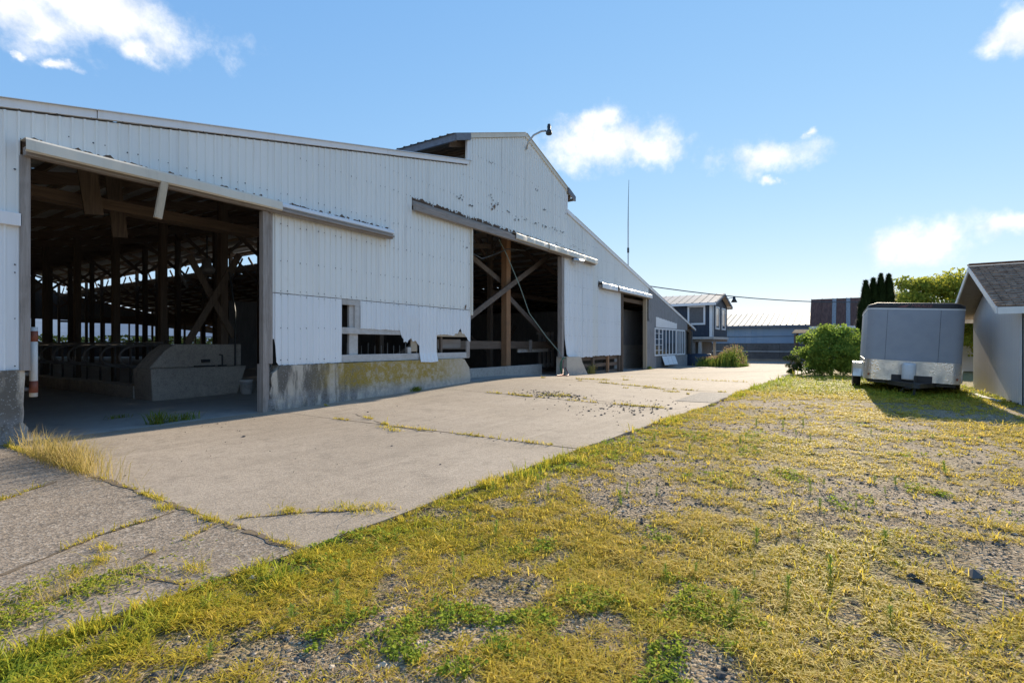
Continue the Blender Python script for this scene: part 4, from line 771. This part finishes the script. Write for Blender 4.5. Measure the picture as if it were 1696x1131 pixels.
sm = thing('far_outbuilding', 'small pale outbuilding seen under the shed eave behind the trees', 'outbuilding', (44, -6.5, -.3))
MB().prism([(-9.6,-.4),(-5.3,-.4),(-5.3,1.3),(-7.4,2.2),(-9.6,1.3)], 'x', 42, 46).obj('wall', 'shed_board', sm); MB().prism([(-9.8,1.2),(-7.4,2.25),(-5.0,1.2),(-5.0,1.3),(-7.4,2.35),(-9.8,1.3)], 'x', 41.8, 46.2).obj('roof', 'shingle', sm)
# ================================================================ VEGETATION
def blades(P, H, Wd, lean, bend=.5, az=None):
    n = len(P); az = RNG.uniform(0, 2*np.pi, n) if az is None else az; d = np.stack([np.cos(az), np.sin(az), 0*az], -1); sd_ = np.stack([-np.sin(az), np.cos(az), 0*az], -1)
    up = np.array([0,0,1.]); L = (lean*H)[:,None]; H_ = H[:,None]; w = Wd[:,None]
    mid = P+d*L*.4+up*H_*.6; tip = P+d*L+up*H_*(1-bend*np.clip(lean,0,1.4)[:,None]*.5)
    V = np.stack([P-sd_*w/2, P+sd_*w/2, mid-sd_*w*.4, mid+sd_*w*.4, tip], 1).reshape(-1, 3)
    b = (np.arange(n)*5)[:,None]; T = np.concatenate([b+np.array([0,1,3]), b+np.array([0,3,2]), b+np.array([2,3,4])], 1).reshape(-1, 3)
    return V, T, 5
def leaves(P, S, nz=None, asp=.7, droop=.0):
    n = len(P); u = RNG.normal(size=(n,3)); 
    if nz is not None: u[:,2] = u[:,2]*(1-nz)+0
    u /= np.linalg.norm(u, axis=1)[:,None]; v = RNG.normal(size=(n,3)); v -= (v*u).sum(1)[:,None]*u
    if nz is not None: v[:,2] *= .5
    v /= np.linalg.norm(v, axis=1)[:,None]; s = S[:,None]; nn = np.cross(u, v)*s*.18
    V = np.stack([P-u*s*.5, P+v*s*.5*asp+nn, P+u*s*.55, P-v*s*.5*asp+nn], 1).reshape(-1, 3); b = (np.arange(n)*4)[:,None]
    return V, np.concatenate([b+np.array([0,1,2]), b+np.array([0,2,3])], 1).reshape(-1, 3), 4
def veg(name, parts, mat, parent=None, **props):
    Vs, Ts, At, off = [], [], [], 0
    for (V, T, per), tint in parts:
        Vs.append(V); Ts.append(T+off); off += len(V); At.append(np.repeat(np.clip(tint, 0, 1), per))
    V = np.vstack(Vs)
    if parent is not None: V = V-np.array(root_of(parent))
    me = fast_mesh(name, V, np.vstack(Ts), 3); a = me.attributes.new('tint', 'FLOAT', 'POINT'); a.data.foreach_set('value', np.concatenate(At).astype(np.float32))
    return link(name, me, mat, parent, **props)
CA, SA = math.cos(YAW), math.sin(YAW)
def view_scatter(n, d0, d1, half=48):
    """random ground points in front of the yard entrance, density thinning with distance"""
    d = d0*(d1/d0)**RNG.random(n)**.85; a = YAW+np.radians(RNG.uniform(-half, half, n)); return d*np.cos(a), d*np.sin(a)
def gground(x, y): return g(x, y)-.015+(.05*(fbm(x*.7, y*.7, 4)-.5)+.03*(fbm(x*3, y*3, 6)-.5))
def tuft_field():
    x, y = view_scatter(190000, 1.9, 26); e = y-yard_edge(x); c = cover_mask(x, y); fine = fbm(x*6, y*6, 31, 3); lus = sstep(14.5, 18, x)
    k = (e < -.02+.05*RNG.random(len(x))) & (RNG.random(len(x)) < (.10+.90*c)*sstep(.41, .60, fine+.14*c+.30*lus)) & ~((x > 15.7) & (y < -3.15)); x, y, c, lus = x[k], y[k], c[k], lus[k]
    n = len(x); d = np.hypot(x, y); tall = np.exp(-((y-yard_edge(x)+.12)/.22)**2)*sstep(.42, .58, fbm(x*1.3, 2.2, 3)); big = RNG.lognormal(.05, .5, n)
    ct = .02+.5*fbm(x*.7, y*.7, 12)+.25*(fbm(x*5, y*5, 14)-.45)+RNG.normal(0, .17, n)+.3*tall+.65*lus+.24*np.exp(-((y-yard_edge(x)+.25)/.3)**2)*(fbm(x*2.3, y*2.3, 61, 3) > .47)+.12*(fbm(x*1.1, y*1.1, 63, 3) > .56)-.02*np.clip(d-3, 0, 6)
    rep = 9; q = lambda a: np.repeat(a, rep); m = n*rep; D = q(d); az = RNG.uniform(0, 6.283, m); rr = .016*q(big)*RNG.random(m)*(1+.06*D)
    X = q(x)+rr*np.cos(az); Yv = q(y)+rr*np.sin(az); H = RNG.uniform(.008, .025, m)*q(big)*(1+1.7*q(tall)*RNG.random(m)+.9*q(lus))*(1+.022*D); W_ = (.0034+.0008*D)*RNG.uniform(.7, 1.4, m)
    V = blades(np.c_[X, Yv, gground(X, Yv)-.003], H, W_, RNG.uniform(.5, 2.3, m)*(1-.6*q(tall)), az=az+RNG.normal(0, .5, m))
    veg('ground_cover', [(V, q(ct)+RNG.normal(0, .08, m))], 'cover', kind='stuff', label='patchy yellow green weeds and short dry grass on gravel', category='grass')
    x, y = view_scatter(110000, 1.9, 15); e = y-yard_edge(x); k = (e < .02) & (RNG.random(len(x)) < .25+.75*sstep(.35, .6, fbm(x*2.1, y*2.1, 41, 3))) & ~((x > 15.7) & (y < -3.15)); x, y = x[k], y[k]; n = len(x); d = np.hypot(x, y)
    V = blades(np.c_[x, y, gground(x, y)+.001], RNG.uniform(.006, .016, n), (.0022+.0006*d), RNG.uniform(2.2, 6., n), .1)
    veg('dry_litter', [(V, RNG.random(n)*.9)], 'litter', kind='stuff', label='dead straw and dry plant litter lying over the gravel', category='litter')
tuft_field()
def clover_field():
    x, y = view_scatter(150000, 1.9, 11); e = y-yard_edge(x); q = fbm(x*1.6+3, y*1.6, 21, 3)
    k = (e < .03) & (q+.16*np.exp(-((e+.3)/.35)**2)+.12*np.exp(-((x-1.2)/.9)**2-((y-2.3)/.7)**2)-.0 > .675) & (RNG.random(len(x)) < .5*sstep(.38,.6,fbm(x*7, y*7, 33, 3))); x, y = x[k], y[k]; n = len(x); rep = 3
    X = np.repeat(x, rep)+RNG.normal(0, .012, n*rep); Yv = np.repeat(y, rep)+RNG.normal(0, .012, n*rep); D = np.hypot(X, Yv)
    P = np.c_[X, Yv, gground(X, Yv)+RNG.uniform(.003, .035, n*rep)]
    veg('clover', [(leaves(P, RNG.uniform(.010, .022, n*rep)*(1+.05*D), .6, .8), .3+.5*fbm(X, Yv, 5)+RNG.normal(0, .2, n*rep))], 'clover', kind='stuff', label='bright green clover and small leaved weeds along the concrete edge', category='clover')
    # the weedy patch on the rough slab
    n = 4200; X = .95+RNG.normal(0, .33, n); Yv = 3.66+RNG.normal(0, .14, n)+.25*(X-.9); P = np.c_[X, Yv, g(X, Yv)+RNG.uniform(.0, .07, n)*np.exp(-((X-.9)/.4)**2)]
    t_ = thing('weed_patch', 'green weedy patch with dry stalks growing on the cracked rough concrete', 'weeds', (.95, 3.7, 0))
    P = P[fbm(P[:,0]*7, P[:,1]*7, 51, 3) > .44]; n = len(P); veg('leaves', [(leaves(P, RNG.uniform(.012, .026, n), .6), .2+RNG.normal(0, .35, n))], 'clover', t_)
    n = 520; X = .9+RNG.normal(0, .30, n); Yv = 3.66+RNG.normal(0, .14, n); veg('stalks', [(blades(np.c_[X, Yv, g(X, Yv)], RNG.uniform(.03, .10, n)*RNG.lognormal(0, .45, n), np.full(n, .0035), RNG.uniform(.2, 1.6, n)), RNG.random(n))], 'straw', t_, kind='stuff')
clover_field()
def rocks(name, P, S, mat, label):
    base = np.array([(0,0,1),(.9,0,.3),(.28,.86,.25),(-.73,.53,.3),(-.73,-.53,.25),(.28,-.86,.3),(0,0,-.5)]); F = np.array([(0,1,2),(0,2,3),(0,3,4),(0,4,5),(0,5,1),(6,2,1),(6,3,2),(6,4,3),(6,5,4),(6,1,5)])
    n = len(P); B = base[None]*RNG.uniform(.6, 1.35, (n,7,1)); a = RNG.uniform(0, 6.28, n); ca, sa = np.cos(a)[:,None], np.sin(a)[:,None]
    B = np.stack([B[:,:,0]*ca-B[:,:,1]*sa, (B[:,:,0]*sa+B[:,:,1]*ca), B[:,:,2]*.55], -1)*S[:,None,None]
    V = (B+P[:,None,:]).reshape(-1, 3); T = (F[None]+(np.arange(n)*7)[:,None,None]).reshape(-1, 3)
    return veg(name, [((V, T, 7), RNG.random(n)**1.3)], mat, kind='stuff', label=label, category='gravel')
x, y = view_scatter(60000, 1.9, 14); e = y-yard_edge(x); k = (e < -.06) & (RNG.random(len(x)) < .9-.6*cover_mask(x, y)); x, y = x[k], y[k]; d = np.hypot(x, y)
rocks('gravel', np.c_[x, y, gground(x, y)+.001], RNG.lognormal(-5.1, .42, len(x))*(1+.05*d), 'stone', 'grey and buff gravel stones scattered through the dry grass')
x, y = view_scatter(17000, 1.9, 13); e = y-yard_edge(x); k = (e < -.05) & (fbm(x*3, y*3, 71, 3) > .42); x, y = x[k], y[k]; d = np.hypot(x, y)
rocks('shadow_gap_clods', np.c_[x, y, gground(x, y)+.002], RNG.lognormal(-5.0, .5, len(x))*(1+.05*d), 'stone_dark', 'dark crumbs standing in for shadow gaps, with small dark stones between the weeds')  # dark pieces added to deepen the shadowed gaps, as well as stones
n = 420; X = np.r_[RNG.normal(11.6, .34, 260), RNG.normal(10.6, .9, n-260)]; Yv = np.r_[6.35+RNG.normal(0, .45, 260), RNG.normal(3.9, .5, n-260)]; k = Yv > yard_edge(X)
rocks('dark_rubble', np.c_[X, Yv, g(X, Yv)+.006][k], RNG.lognormal(-3.9, .35, k.sum()), 'stone_dark', 'dark broken asphalt crumbs lying on the concrete slab')
n = 260; X = RNG.uniform(2, 20, n); Yv = RNG.uniform(3, 9.6, n); rocks('loose_chips', np.c_[X, Yv, g(X, Yv)+.003], RNG.lognormal(-4.8, .4, n), 'stone_dark', 'small dark chips and litter strewn over the concrete yard')
# grass in the joints and cracks
def joint_grass():
    ps = []
    for x0, ya, yb, n in ((2.18,3.2,9.8,900),(6.22,3.0,8.0,380),(11.0,3.0,7.2,300),(15.6,3.,7,160),(20.2,3,8,120)):
        yy = RNG.uniform(ya, yb, n*3); k = fbm(yy*2.2, x0, 3) > .52; yy = yy[k]; ps.append(np.c_[x0+RNG.normal(0, .018, len(yy)), yy])
    for P in CR:
        i = RNG.integers(0, len(P), len(P)*14); q = P[i]; k = fbm(q[:,0]*3, q[:,1]*3, 5) > .53; ps.append(q[k]+RNG.normal(0, .012, (k.sum(), 2)))
    for cx, cy, n, s in ((2.62,3.95,160,.05),(2.95,3.55,200,.09),(3.1,3.4,160,.08),(1.35,4.05,120,.05),(1.45,4.3,90,.05),(1.2,3.95,150,.06),(1.62,3.42,160,.06),(5.9,6.1,90,.06),(6.05,6.4,80,.08),(7.3,9.6,30,.03),(11.55,6.25,160,.18),(2.1,4.9,160,.06),(2.15,4.3,90,.05),(14.7,4.3,90,.1),(16.8,7.3,60,.1)):
        ps.append(np.c_[cx+RNG.normal(0, s*.6, n), cy+RNG.normal(0, s*1.3, n)])
    P = np.vstack(ps); n = len(P); d = np.hypot(P[:,0], P[:,1])
    veg('joint_grass', [(blades(np.c_[P, g(P[:,0], P[:,1])+.004], RNG.uniform(.008, .03, n)*RNG.lognormal(0, .5, n)*(1+.04*d), (.0026+.0007*d), RNG.uniform(.3, 2.2, n)), RNG.random(n)*.9)], 'cover', kind='stuff', label='short dry grass growing from joints and cracks in the concrete', category='grass')
joint_grass()
def clump(name, label, cx, cy, n, sx, sy, h0, h1, mat, w=.005, lean=(.2,1.1), group=None, tilt=None, t0=.0, t1=1.):
    t_ = thing(name, label, 'grass', (cx, cy, gz(cx, cy)), group=group); X = cx+RNG.normal(0, sx, n); Yv = cy+RNG.normal(0, sy, n)
    az = None if tilt is None else tilt+RNG.normal(0, .9, n)
    veg('blades', [(blades(np.c_[X, Yv, g(X, Yv)], RNG.uniform(h0, h1, n), np.full(n, w)*RNG.uniform(.6, 1.3, n), RNG.uniform(*lean, n), az=az), RNG.uniform(t0, t1, n))], mat, t_); return t_
tt = clump('dry_grass_clump', 'long row of tall straw coloured grass in the slab joint by the doorway', 2.2, 7.75, 1500, .06, .62, .10, .46, 'straw', .0045, (.25, 1.2), tilt=-1.2, t0=0, t1=.85)
clump('grass_tuft', 'spiky green grass tuft on the shadow line of the wide doorway', 4.25, 10.2, 150, .07, .05, .12, .34, 'grass_green', .011, (.5, 1.5)); clump('grass_tuft', 'broad low green tuft next to the spiky tuft in the doorway', 4.65, 10.25, 110, .14, .05, .08, .22, 'grass_green', .012, (.7, 1.7))
clump('grass_tuft', 'faint small tuft on the shaded barn floor', 4.15, 11.6, 60, .09, .04, .05, .12, 'grass_green', .01, (.6, 1.5)); clump('grass_tuft', 'small green weed at the foot of the stained concrete wall', 10.35, 9.86, 120, .07, .04, .06, .18, 'grass_green', .016, (.3, 1.2))
clump('grass_tuft', 'dry leafy weed in front of the low plank fence', 21.9, 9.95, 130, .16, .06, .2, .62, 'straw', .018, (.3, 1.0), t0=.4); clump('grass_tuft', 'low green weed at the corner of the third doorway', 29.6, 9.8, 90, .12, .06, .08, .25, 'grass_green', .02, (.3, 1.2))
# upright weeds in the gravel
def weed_proto():
    stem_ = []; P = []; 
    for k in range(46): z = .012+.16*(k/46)**.9; a = k*2.4; r = .028*(1-.75*k/46)+.004; P.append((r*math.cos(a), r*math.sin(a), z))
    P = np.array(P); n = len(P); az = np.arange(n)*2.4; return P, n, az
WP, WN, WA = weed_proto()
spots = []
while len(spots) < 64:
    q = view_scatter(1, 2.6, 10, 40); x_, y_ = float(q[0][0]), float(q[1][0])
    if y_ < float(yard_edge(x_))-.15 and all(math.hypot(x_-a, y_-b) > .13 for a, b in spots): spots.append((x_, y_))
me_l = None
for i, (x_, y_) in enumerate(spots):
    t_ = thing('weed_plant', 'small upright green weed standing in the gravel and dry grass', 'weed', (x_, y_, float(gground(x_, y_))), (random.uniform(-.12,.12), random.uniform(-.12,.12), random.uniform(0, 6)), 'upright weeds in the gravel'); s_ = random.uniform(.35, .95); t_.scale = (s_*1.2, s_*1.2, s_*random.uniform(.6, 1.))
    if me_l is None:
        V, T, per = blades(WP*np.array([.3,.3,1]), RNG.uniform(.014, .045, WN), np.full(WN, .008), RNG.uniform(.6, 1.8, WN), .4, WA+RNG.normal(0, .5, WN)); me_l = fast_mesh('leaves', V, T, 3); a_ = me_l.attributes.new('tint', 'FLOAT', 'POINT'); a_.data.foreach_set('value', np.repeat(RNG.random(WN), 5).astype(np.float32)); me_l.materials.append(MATS['weed'])
        ms = MB().tube([(0,0,-.01),(0,0,.17)], .0035, 5).mesh('stem'); ms.materials.append(MATS['weed'])
    link('leaves', me_l, None, t_); link('stem', ms, None, t_)
# bushes and trees
def limbs(m, base, tips, r0):
    for tp in tips:
        b = Vector(base); tp = Vector(tp); mid = b.lerp(tp, .5)+Vector((random.uniform(-.15,.15),)*3); m.tube([b, mid, tp], [r0, r0*.6, r0*.15], 6)
def foliage(center, rad, nclump, nleaf, size, seed, flat=1., shell=.55, clr=.32):
    rg = np.random.default_rng(seed); d = rg.normal(size=(nclump,3)); d /= np.linalg.norm(d, axis=1)[:,None]; rr = shell+(1-shell)*rg.random(nclump); C = np.array(center)+d*rr[:,None]*np.array(rad)
    cs = rg.uniform(.6, 1.3, nclump)*clr*min(rad); per = nleaf//nclump; P = []; tn = []
    for k in range(nclump):
        q = rg.normal(size=(per,3)); q /= np.linalg.norm(q, axis=1)[:,None]; q *= (rg.random(per)**.45)[:,None]*cs[k]*np.array([1.25,1.25,.8]); P.append(C[k]+q); tn.append(np.full(per, rg.random()*.5+.1)+rg.normal(0, .18, per))
    P = np.vstack(P); tn = np.concatenate(tn); return P, size*rg.uniform(.6, 1.3, len(P)), tn, C
def bush(name, label, cat, c, rad, nclump, nleaf, size, mat, seed, trunk=True, clr=.34, shell=.6):
    t_ = thing(name, label, cat, (c[0], c[1], gz(c[0], c[1]))); P, S, tn, C = foliage(c, rad, nclump, nleaf, size, seed, clr=clr, shell=shell); k = P[:,2] > gz(c[0], c[1])+.03
    veg('crown', [(leaves(P[k], S[k]), tn[k])], mat, t_); m = MB(); b = (c[0], c[1], gz(c[0], c[1])-.1); r = max(.03, rad[2]*.028)
    m.tube([b, (c[0]+.05, c[1], c[2]-rad[2]*.4), (c[0], c[1], c[2]+rad[2]*.2)], [r*2, r*1.5, r*.6], 8); limbs(m, (c[0]+.03, c[1], c[2]-rad[2]*.5), [tuple(q) for q in C[::max(1, len(C)//16)]], r); m.obj('trunk', 'bark', t_); return t_
bush('leafy_bush', 'bright green broad leaved bush beside the trailer at the yard edge', 'bush', (28.6, .78, 1.05), (1.45, 1.30, 1.30), 90, 17000, .11, 'bush_leaf', 3, clr=.30)
bush('leafy_bush', 'small grey green shrub in front of the big leafy bush', 'bush', (28.4, 2.35, .42), (.45, .42, .42), 18, 1500, .08, 'hedge', 4)
bush('maple_tree', 'broad yellow green maple tree rising between the trailer and the shed roof', 'tree', (40.5, -4.6, 3.5), (3.1, 2.9, 2.3), 110, 34000, .17, 'maple', 5, clr=.30); bush('maple_tree', 'dense dark leaved tree behind the far outbuilding under the shed eave', 'tree', (38.5, -7.6, 2.6), (2.2, 2.2, 2.3), 55, 14000, .17, 'maple', 6)
bush('maple_tree', 'taller green tree farther back behind the shed roof', 'tree', (52, -12, 3.5), (4.5, 4.5, 3.6), 60, 14000, .3, 'bush_leaf', 8)
def thuja(cx, cy, h, r, label, seed):
    t_ = thing('arborvitae', label, 'tree', (cx, cy, gz(cx, cy)), group='arborvitae row'); rg = np.random.default_rng(seed); h = h*(1+.05*math.sin(seed*5.)); n = 12000; z = h*rg.random(n)**.85; rr = r*np.clip((1-z/h)*1.35, 0, 1)**.75*np.clip(.75+z/h, 0, 1); a = rg.uniform(0, 6.28, n); rr = rr*(.45+1.05*fbm(np.cos(a)*1.3+seed*3, z*2.1+np.sin(a)*1.3, seed))*(.65+.5*rg.random(n)**.5)
    P = np.c_[cx+rr*np.cos(a), cy+rr*np.sin(a), z+gz(cx, cy)]; veg('crown', [(blades(P, rg.uniform(.10, .28, n), np.full(n, .055), rg.uniform(.0, .7, n), az=a), rg.random(n))], 'thuja', t_); MB().tube([(cx,cy,-.2),(cx,cy,h*.8)], [.09,.03], 6).obj('trunk', 'bark', t_)
for i, (cx, cy, h) in enumerate(((32.3,-.62,4.75),(32.7,-.95,4.95),(32.9,-1.28,4.9),(33.1,-1.62,4.7))): thuja(cx, cy, h, .46, ('dark columnar arborvitae at the left end of its row next to the bush', 'dark columnar arborvitae second from the leafy bush', 'dark columnar arborvitae third from the leafy bush', 'dark columnar arborvitae at the row end farthest from the bush')[i], 30+i)
tw = thing('wildflower_clump', 'tall pinkish flowering weeds and grass clump at the end of the barn', 'plant', (40, 7.4, -.25)); n = 4200; X = 39.6+RNG.normal(0, 1.0, n); Yv = 7.5+RNG.uniform(-1.2, 1.6, n)
hh = (.5+.7*sstep(8.3, 6.9, Yv))*(.55+.75*fbm(X*1.5, Yv*2.6, 6))*sstep(6.2, 6.8, Yv)*.9+.12; veg('stems', [(blades(np.c_[X, Yv, g(X, Yv)], hh*RNG.uniform(.5, 1.15, n), np.full(n, .03), RNG.uniform(.0, .5, n)), RNG.random(n))], 'grass_green', tw)
P = np.c_[X, Yv, g(X, Yv)+hh*RNG.uniform(.3, 1.15, n)]; veg('leaves', [(leaves(P, RNG.uniform(.05, .12, n)), RNG.random(n))], 'bush_leaf', tw); k = RNG.random(n) < .55; P2 = np.c_[X, Yv, g(X, Yv)+hh*RNG.uniform(.95, 1.3, n)][k]; veg('flower_heads', [(leaves(P2, RNG.uniform(.05, .11, len(P2))), RNG.random(len(P2))*.6)], 'seedhead', tw)
n = 2500; X = RNG.uniform(39, 46, n); Yv = RNG.uniform(7.6, 9.1, n)+.15*(X-42); tw2 = thing('weed_strip', 'low reddish weeds along the foot of the blue cabin', 'weeds', (43, 8.4, -.25)); veg('blades', [(blades(np.c_[X, Yv, g(X, Yv)], RNG.uniform(.25, .9, n), np.full(n, .04), RNG.uniform(.1, .6, n)), RNG.random(n))], 'seedhead', tw2)
# hedge line in the field behind the barn
P = []; S = []
for k in range(60):
    x_ = 10+k*2.6; n = 160; P.append(np.c_[x_+RNG.normal(0, 1.4, n), 150+RNG.normal(0, 1, n), RNG.uniform(-.3, 2.6+1.6*float(fbm(k*.3, 2, 1)), n)])
P = np.vstack(P); veg('hedge_row', [(leaves(P, RNG.uniform(.5, 1.1, len(P))), RNG.random(len(P)))], 'hedge', kind='stuff', label='far green hedge across the field seen through the barn', category='hedge')
